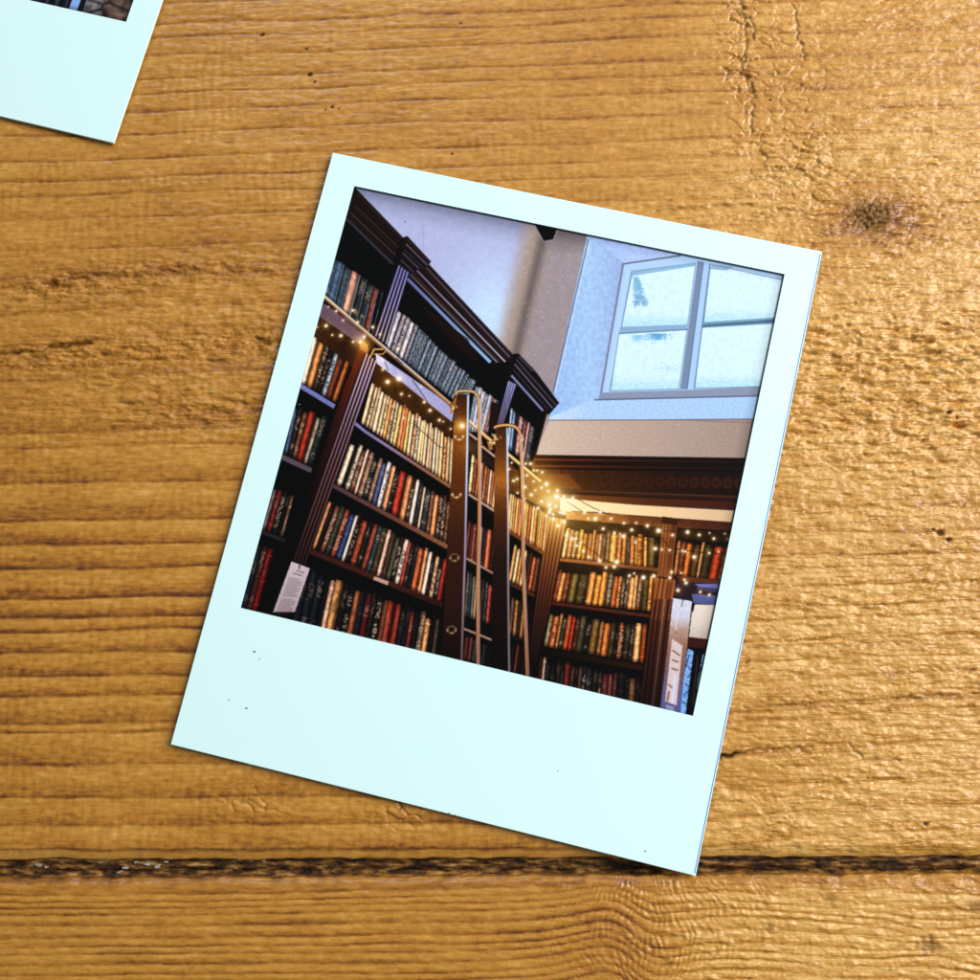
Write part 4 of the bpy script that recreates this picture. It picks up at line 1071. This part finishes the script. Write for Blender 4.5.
    cv.poly(T('B', 560, 470, 640, 520, 640, 600, 580, 560), (210, 120, 40), .7)
    cv.line(T('B', 660, 620, 690, 560, 760, 560), 1.5, (244, 190, 90), .9)
    cv.line(T('B', 690, 600, 760, 600, 790, 570), 1.3, (222, 160, 80), .9)

    # ---- fairy lights: wires, then the glow in the corner, then the bulbs
    for p in [('K', 190, 5, 430, 140, 590, 208), ('K', 215, 88, 345, 172), ('D', 208, 175, 232, 245), ('D', 430, 320, 500, 420, 590, 560), ('D', 262, 335, 320, 470, 365, 548),
              ('D', 430, 670, 640, 860, 710, 888), ('M', 360, 398, 600, 432, 790, 442), ('K', 450, 232, 620, 330, 750, 325), ('M', 390, 640, 560, 742, 722, 772), ('K', 230, 330, 400, 480, 520, 560, 720, 665),
              ('M', 0, 190, 240, 250, 470, 255, 780, 285), ('I', 560, 500, 690, 565, 900, 700), ('I', 730, 450, 760, 530, 900, 590), ('D', 300, 140, 350, 190), ('M', 265, 310, 350, 420), ('K', 780, 370, 950, 440), ('B', 300, 180, 470, 330, 600, 430)]:
        cv.line(T(*p), .75, (26, 14, 8), .85)
    for p, r, a in [(('K', 60, 60), 17, .40), (('I', 880, 560), 22, .34), (('K', 150, 230), 18, .36), (('K', 330, 330), 36, .24), (('K', 600, 500), 50, .12), (('R', 690, 620), 18, .35), (('R', 200, 290), 6, .55), (('B', 590, 500), 8, .5), (('D', 60, 40), 7, .45), (('R', 260, 440), 10, .2)]:
        (x, y), = T(*p)
        cv.glow(x, y, r, (255, 178, 70), a)
    for p, r, a in [(('K', 70, 80), 5, .45), (('K', 220, 110), 8, .5), (('I', 950, 560), 5, .4)]:
        (x, y), = T(*p)
        cv.glow(x, y, r, (255, 236, 170), a)
    bulbs = {'B': [(300, 370, 1.5), (350, 445, .8), (420, 450, 1.5), (520, 500, 1), (610, 460, 1.2), (580, 500, 1.3), (385, 250, 1), (520, 245, 1.2), (560, 340, 1), (680, 380, 1.3), (740, 440, .9), (885, 555, 1), (760, 725, 1), (800, 825, 1.5), (890, 800, 1.7), (910, 925, .8), (225, 380, .8), (440, 325, .7), (320, 215, .6)],
             'D': [(225, 335, 1.4), (320, 310, 1.8), (340, 435, .8), (405, 450, .7), (525, 500, 1.2), (572, 568, 1.4), (648, 648, 1.2), (680, 660, .6), (740, 720, .8), (835, 695, 2.0), (315, 65, .8), (355, 630, .8), (500, 370, .6), (185, 155, 1.2)],
             'I': [(740, 270, 1.3), (700, 270, 1), (765, 325, .9), (795, 325, .8), (835, 340, 1), (710, 365, 1), (600, 410, 1.1), (630, 395, 1), (695, 462, 1.2), (745, 525, 1.3), (870, 437, 1.7), (830, 467, 1), (885, 495, 1), (960, 490, 1.2), (960, 540, 1.6), (830, 580, 1.2), (895, 605, 1.1),
                   (800, 635, 1.2), (945, 620, 1.3), (895, 665, 1.1), (925, 685, 1), (870, 695, 1), (925, 725, 1), (965, 780, 1.1), (585, 262, .8), (565, 315, .8), (632, 510, .8), (690, 560, .8), (765, 415, .8), (780, 487, .7)],
             'K': [(195, 50, 1.2), (270, 60, 1.2), (130, 45, 1.3), (365, 180, 1.2), (495, 180, 1.3), (455, 232, 1.6), (582, 232, 1), (395, 232, .8), (688, 270, 1), (788, 268, .8), (880, 293, 1), (970, 330, 1.4), (75, 120, 1.2), (85, 155, 1.1), (165, 180, 1.1), (185, 190, .9), (75, 180, 1.1), (110, 235, 1.1), (195, 258, 1.4),
                   (145, 290, 1), (518, 315, 1.2), (752, 325, 1.3), (610, 350, 1.2), (683, 378, 1.5), (783, 428, .9), (945, 480, 1.6), (215, 370, 1.2), (265, 400, 1.1), (295, 395, 1), (340, 425, .8), (300, 455, 1), (355, 500, 1.1), (400, 550, 1), (490, 580, 1.4), (628, 590, 1.7), (608, 630, 1.3), (540, 635, 1.2), (733, 703, 1.1), (772, 685, .8), (848, 718, 1.8), (932, 705, 1.1)],
             'M': [(145, 210, 1), (240, 250, 1.7), (352, 287, 1.1), (475, 262, 1.6), (570, 285, 1.2), (655, 270, .6), (780, 275, .6), (690, 315, 1.1), (810, 320, 1), (265, 405, .8), (330, 410, .9), (430, 415, .8), (455, 422, 1), (528, 467, 1.5), (652, 435, 1), (730, 425, .7), (780, 480, .7), (345, 592, 1.2), (330, 640, 1.2), (425, 600, .8), (463, 682, 1.3), (397, 742, 1.4), (450, 655, .9), (580, 757, 1), (655, 780, 1.1), (197, 625, 1.2)]}
    for t_, lst in bulbs.items():
        for x, y, s in lst:
            (bx_, by_), = T(t_, x, y)
            cv.glow(bx_, by_, 3.2 * s, (255, 165, 62), .30)
            cv.glow(bx_, by_, 1.15 * s, (255, 240, 205), 1.0)
            cv.glow(bx_, by_, .8 * s, (255, 255, 240), 1.0)

    # grain of the print and its dark exposed edge
    im = cv.px
    im = im * (1 + .035 * noise(X / .9, Y / .9, 500) + .03 * noise(X / 2, Y / 2, 501))[..., None]
    vv, uu = (np.mgrid[0:n, 0:n] + .5) / n
    im = im * (1 - .7 * sst(.006, .001, vv) - .6 * sst(.994, .999, uu) - .12 * sst(.03, 0, vv) - .15 * sst(.97, 1, uu))[..., None]
    lum = im.mean(-1, keepdims=True)
    im = im + .10 * np.sin((lum - .5) * 2 * math.pi) * .35
    return np.clip(im, 0, 1)


def lerp3(a, b_, t):
    return tuple(a[i] + (b_[i] - a[i]) * t for i in range(3))


def paint_doorway(n):
    """second photo: dark timbers, a strip of daylight and rough grey stone"""
    v, u = (np.mgrid[0:n, 0:n] + .5) / n
    im = np.zeros((n, n, 3)) + np.array([16, 14, 18])
    stone = np.clip(0.75 + .9 * fbm(u * 40, v * 46, 4, 601), .1, 1.6)[..., None] * np.array([136, 132, 134])
    warm = sst(.925, .95, u)[..., None]
    stone = stone * (1 - warm) + stone * warm * np.array([.86, .72, .62])
    wd, _ = worley(u * 16, v * 24, 602)
    stone = stone * (0.3 + .7 * sst(.02, .16, wd))[..., None]
    im = np.where((u > .885)[..., None], stone, im)
    slat = ((u * 41) % 1)
    bl = np.array([84, 100, 134]) * (0.12 + 1.0 * np.exp(-((slat - .4) / .16) ** 2))[..., None] * (0.55 + .4 * noise(u * 30, v * 2, 603))[..., None]
    im = np.where((u < .85)[..., None], bl, im)
    im = np.where(((u > .85) & (u < .871))[..., None], np.array([132, 178, 240]), im)
    im = np.where(((u > .871) & (u < .885))[..., None], np.array([10, 9, 12]), im)
    im *= (1 - .35 * sst(.985, 1.0, v) - .4 * sst(.985, 1., u))[..., None]
    return np.clip(im / 255, 0, 1)


def print_colors(im, n, gain):
    """average the drawing down to the print's own dots and give albedo values"""
    k = im.shape[0] // n
    a = im[:n * k, :n * k].reshape(n, k, n, k, 3).mean((1, 3))
    a = lin(np.clip(a, 0, 1)) * np.array(gain)
    return np.clip(a, 0.002, 1.0)


# ------------------------------------------------------------------ instant photos
def bil(q, u, v):
    a, b_, c, d = [np.array(p, float) for p in q]          # TL TR BR BL
    u = np.asarray(u)[..., None]; v = np.asarray(v)[..., None]
    return a * (1 - u) * (1 - v) + b_ * u * (1 - v) + c * u * v + d * (1 - u) * v


GAIN = (0.93, 0.86, 0.86)


def instant_photo(card, window, painting, dots, lift, label, specks=(), bow=0.25, seam=True):
    ob = empty('instant_photo', (0, 0, 0), label, 'photo', 'instant photos lying on the table')
    q = [np.array(p, float) for p in card]

    def zof(u, v):
        return lift + bow * ((2 * u - 1) ** 2 * .7 + (2 * v - 1) ** 2 * .3)
    wq = [np.array(p, float) for p in window]
    # card-space coordinates of the window corners
    A = np.array([q[1] - q[0], q[3] - q[0]]).T
    wuv = [np.linalg.solve(A, p - q[0]) for p in wq]
    u0 = (wuv[0][0] + wuv[3][0]) / 2; u1 = (wuv[1][0] + wuv[2][0]) / 2
    v0 = (wuv[0][1] + wuv[1][1]) / 2; v1 = (wuv[2][1] + wuv[3][1]) / 2

    def sheet(name, ua, ub, va, vb, z0, z1, mat, hole=None, r=0.0):
        n = 28
        us = np.unique(np.concatenate([np.linspace(ua, ub, n), ([hole[0], hole[1]] if hole else []), ([ua + r, ub - r] if r else [])]))
        vs = np.unique(np.concatenate([np.linspace(va, vb, n), ([hole[2], hole[3]] if hole else []), ([va + r, vb - r] if r else [])]))
        U, V = np.meshgrid(us, vs)
        P = bil(q, U, V); Z = zof(U, V)
        nr, nc = U.shape
        verts = [(P[i, j, 0] * MM, P[i, j, 1] * MM, (Z[i, j] + z1) * MM) for i in range(nr) for j in range(nc)]
        verts += [(P[i, j, 0] * MM, P[i, j, 1] * MM, (Z[i, j] + z0) * MM) for i in range(nr) for j in range(nc)]
        K = nr * nc
        keep = np.ones((nr - 1, nc - 1), bool)
        if hole:
            um = (us[:-1] + us[1:]) / 2; vm = (vs[:-1] + vs[1:]) / 2
            keep = ~(((um > hole[0]) & (um < hole[1]))[None, :] & ((vm > hole[2]) & (vm < hole[3]))[:, None])
        f = []
        for i in range(nr - 1):
            for j in range(nc - 1):
                if not keep[i, j]:
                    continue
                a, b_, c, d = i * nc + j, i * nc + j + 1, (i + 1) * nc + j + 1, (i + 1) * nc + j
                f += [(d, c, b_, a), (K + a, K + b_, K + c, K + d)]
                for (p1, p2, ni, nj) in ((a, b_, i - 1, j), (b_, c, i, j + 1), (c, d, i + 1, j), (d, a, i, j - 1)):
                    if ni < 0 or nj < 0 or ni >= nr - 1 or nj >= nc - 1 or not keep[ni, nj]:
                        f.append((p1, p2, K + p2, K + p1))
        return mesh_object(name, verts, f, mat, ob)
    e = 0.0042 if seam else 0.0008
    sheet('backing', 0, 1, 0, 1, 0.0, 0.20, paper)
    sheet('border', e * .25, 1 - e, e * .25, 1 - e * .25, 0.202, 0.36, paper, (u0, u1, v0, v1))
    if seam:
        sheet('edge_seam', 1 - e * .97, 1 - e * .48, e, 1 - e, 0.202, 0.30, seam_mat)
    # printed picture, set a little below the border
    g = (np.arange(dots) + .5) / dots
    g[0] = 0; g[-1] = 1
    U, V = np.meshgrid(u0 + .0006 + (u1 - u0 - .0012) * g, v0 + .0006 + (v1 - v0 - .0012) * g[::-1])
    P = bil(q, U, V)
    colors = print_colors(painting, dots, GAIN)[::-1]
    pic = grid_object('picture', P[..., 0], P[..., 1], zof(U, V) + 0.27, print_mat, ob, colors=colors)
    for (x, y, r) in specks:
        d = np.linalg.solve(A, np.array([x, y]) - q[0])
        z = zof(d[0], d[1]) + .36
        ring = [((x + r * math.cos(a) * 1.2) * MM, (y + r * math.sin(a) * .8) * MM, (z + .002) * MM) for a in np.linspace(0, 2 * math.pi, 8)[:-1]]
        topv = [(x * MM, y * MM, (z + .05) * MM)]
        mesh_object('dust_speck', ring + topv, [(i, (i + 1) % 7, 7) for i in range(7)], speck_mat, ob)
    return ob, pic


DOTS = 560
Z0 = 0.40
_p, pic = instant_photo([(-22.23, 49.89), (46.75, 32.51), (25.82, -50.69), (-43.18, -33.78)],
                        [(-18.77, 44.43), (41.36, 29.48), (26.38, -30.94), (-34.47, -15.7)],
                        paint_library(DOTS * 2), DOTS, Z0,
                        'instant photo of library bookshelves with a ladder, fairy lights and a window',
                        [(-32.1, -21.6, .20), (-31.4, -22.6, .10), (-35.4, -28.0, .13), (-33.0, -29.1, .18), (-5.8, -42.8, .14), (-5.0, -43.0, .09), (19.5, -47.6, .14), (-26.5, 12.5, .10), (8.5, -37.5, .09)])

ang = math.radians(-15.9)
ex = np.array([math.cos(ang), math.sin(ang)]); ey = np.array([-ex[1], ex[0]])
br2 = np.array([-54.91, 52.74])
c2 = [br2 - ex * 72 + ey * 86, br2 + ey * 86, br2, br2 - ex * 72]
pb = np.array([-53.85, 72.1])
w2 = [pb - ex * 62 + ey * 62, pb + ey * 62, pb, pb - ex * 62]
instant_photo(c2, w2, paint_doorway(680), 340, 0.30,
              'instant photo showing dark timber and grey stone above its blank white edge', bow=0.12, seam=False)
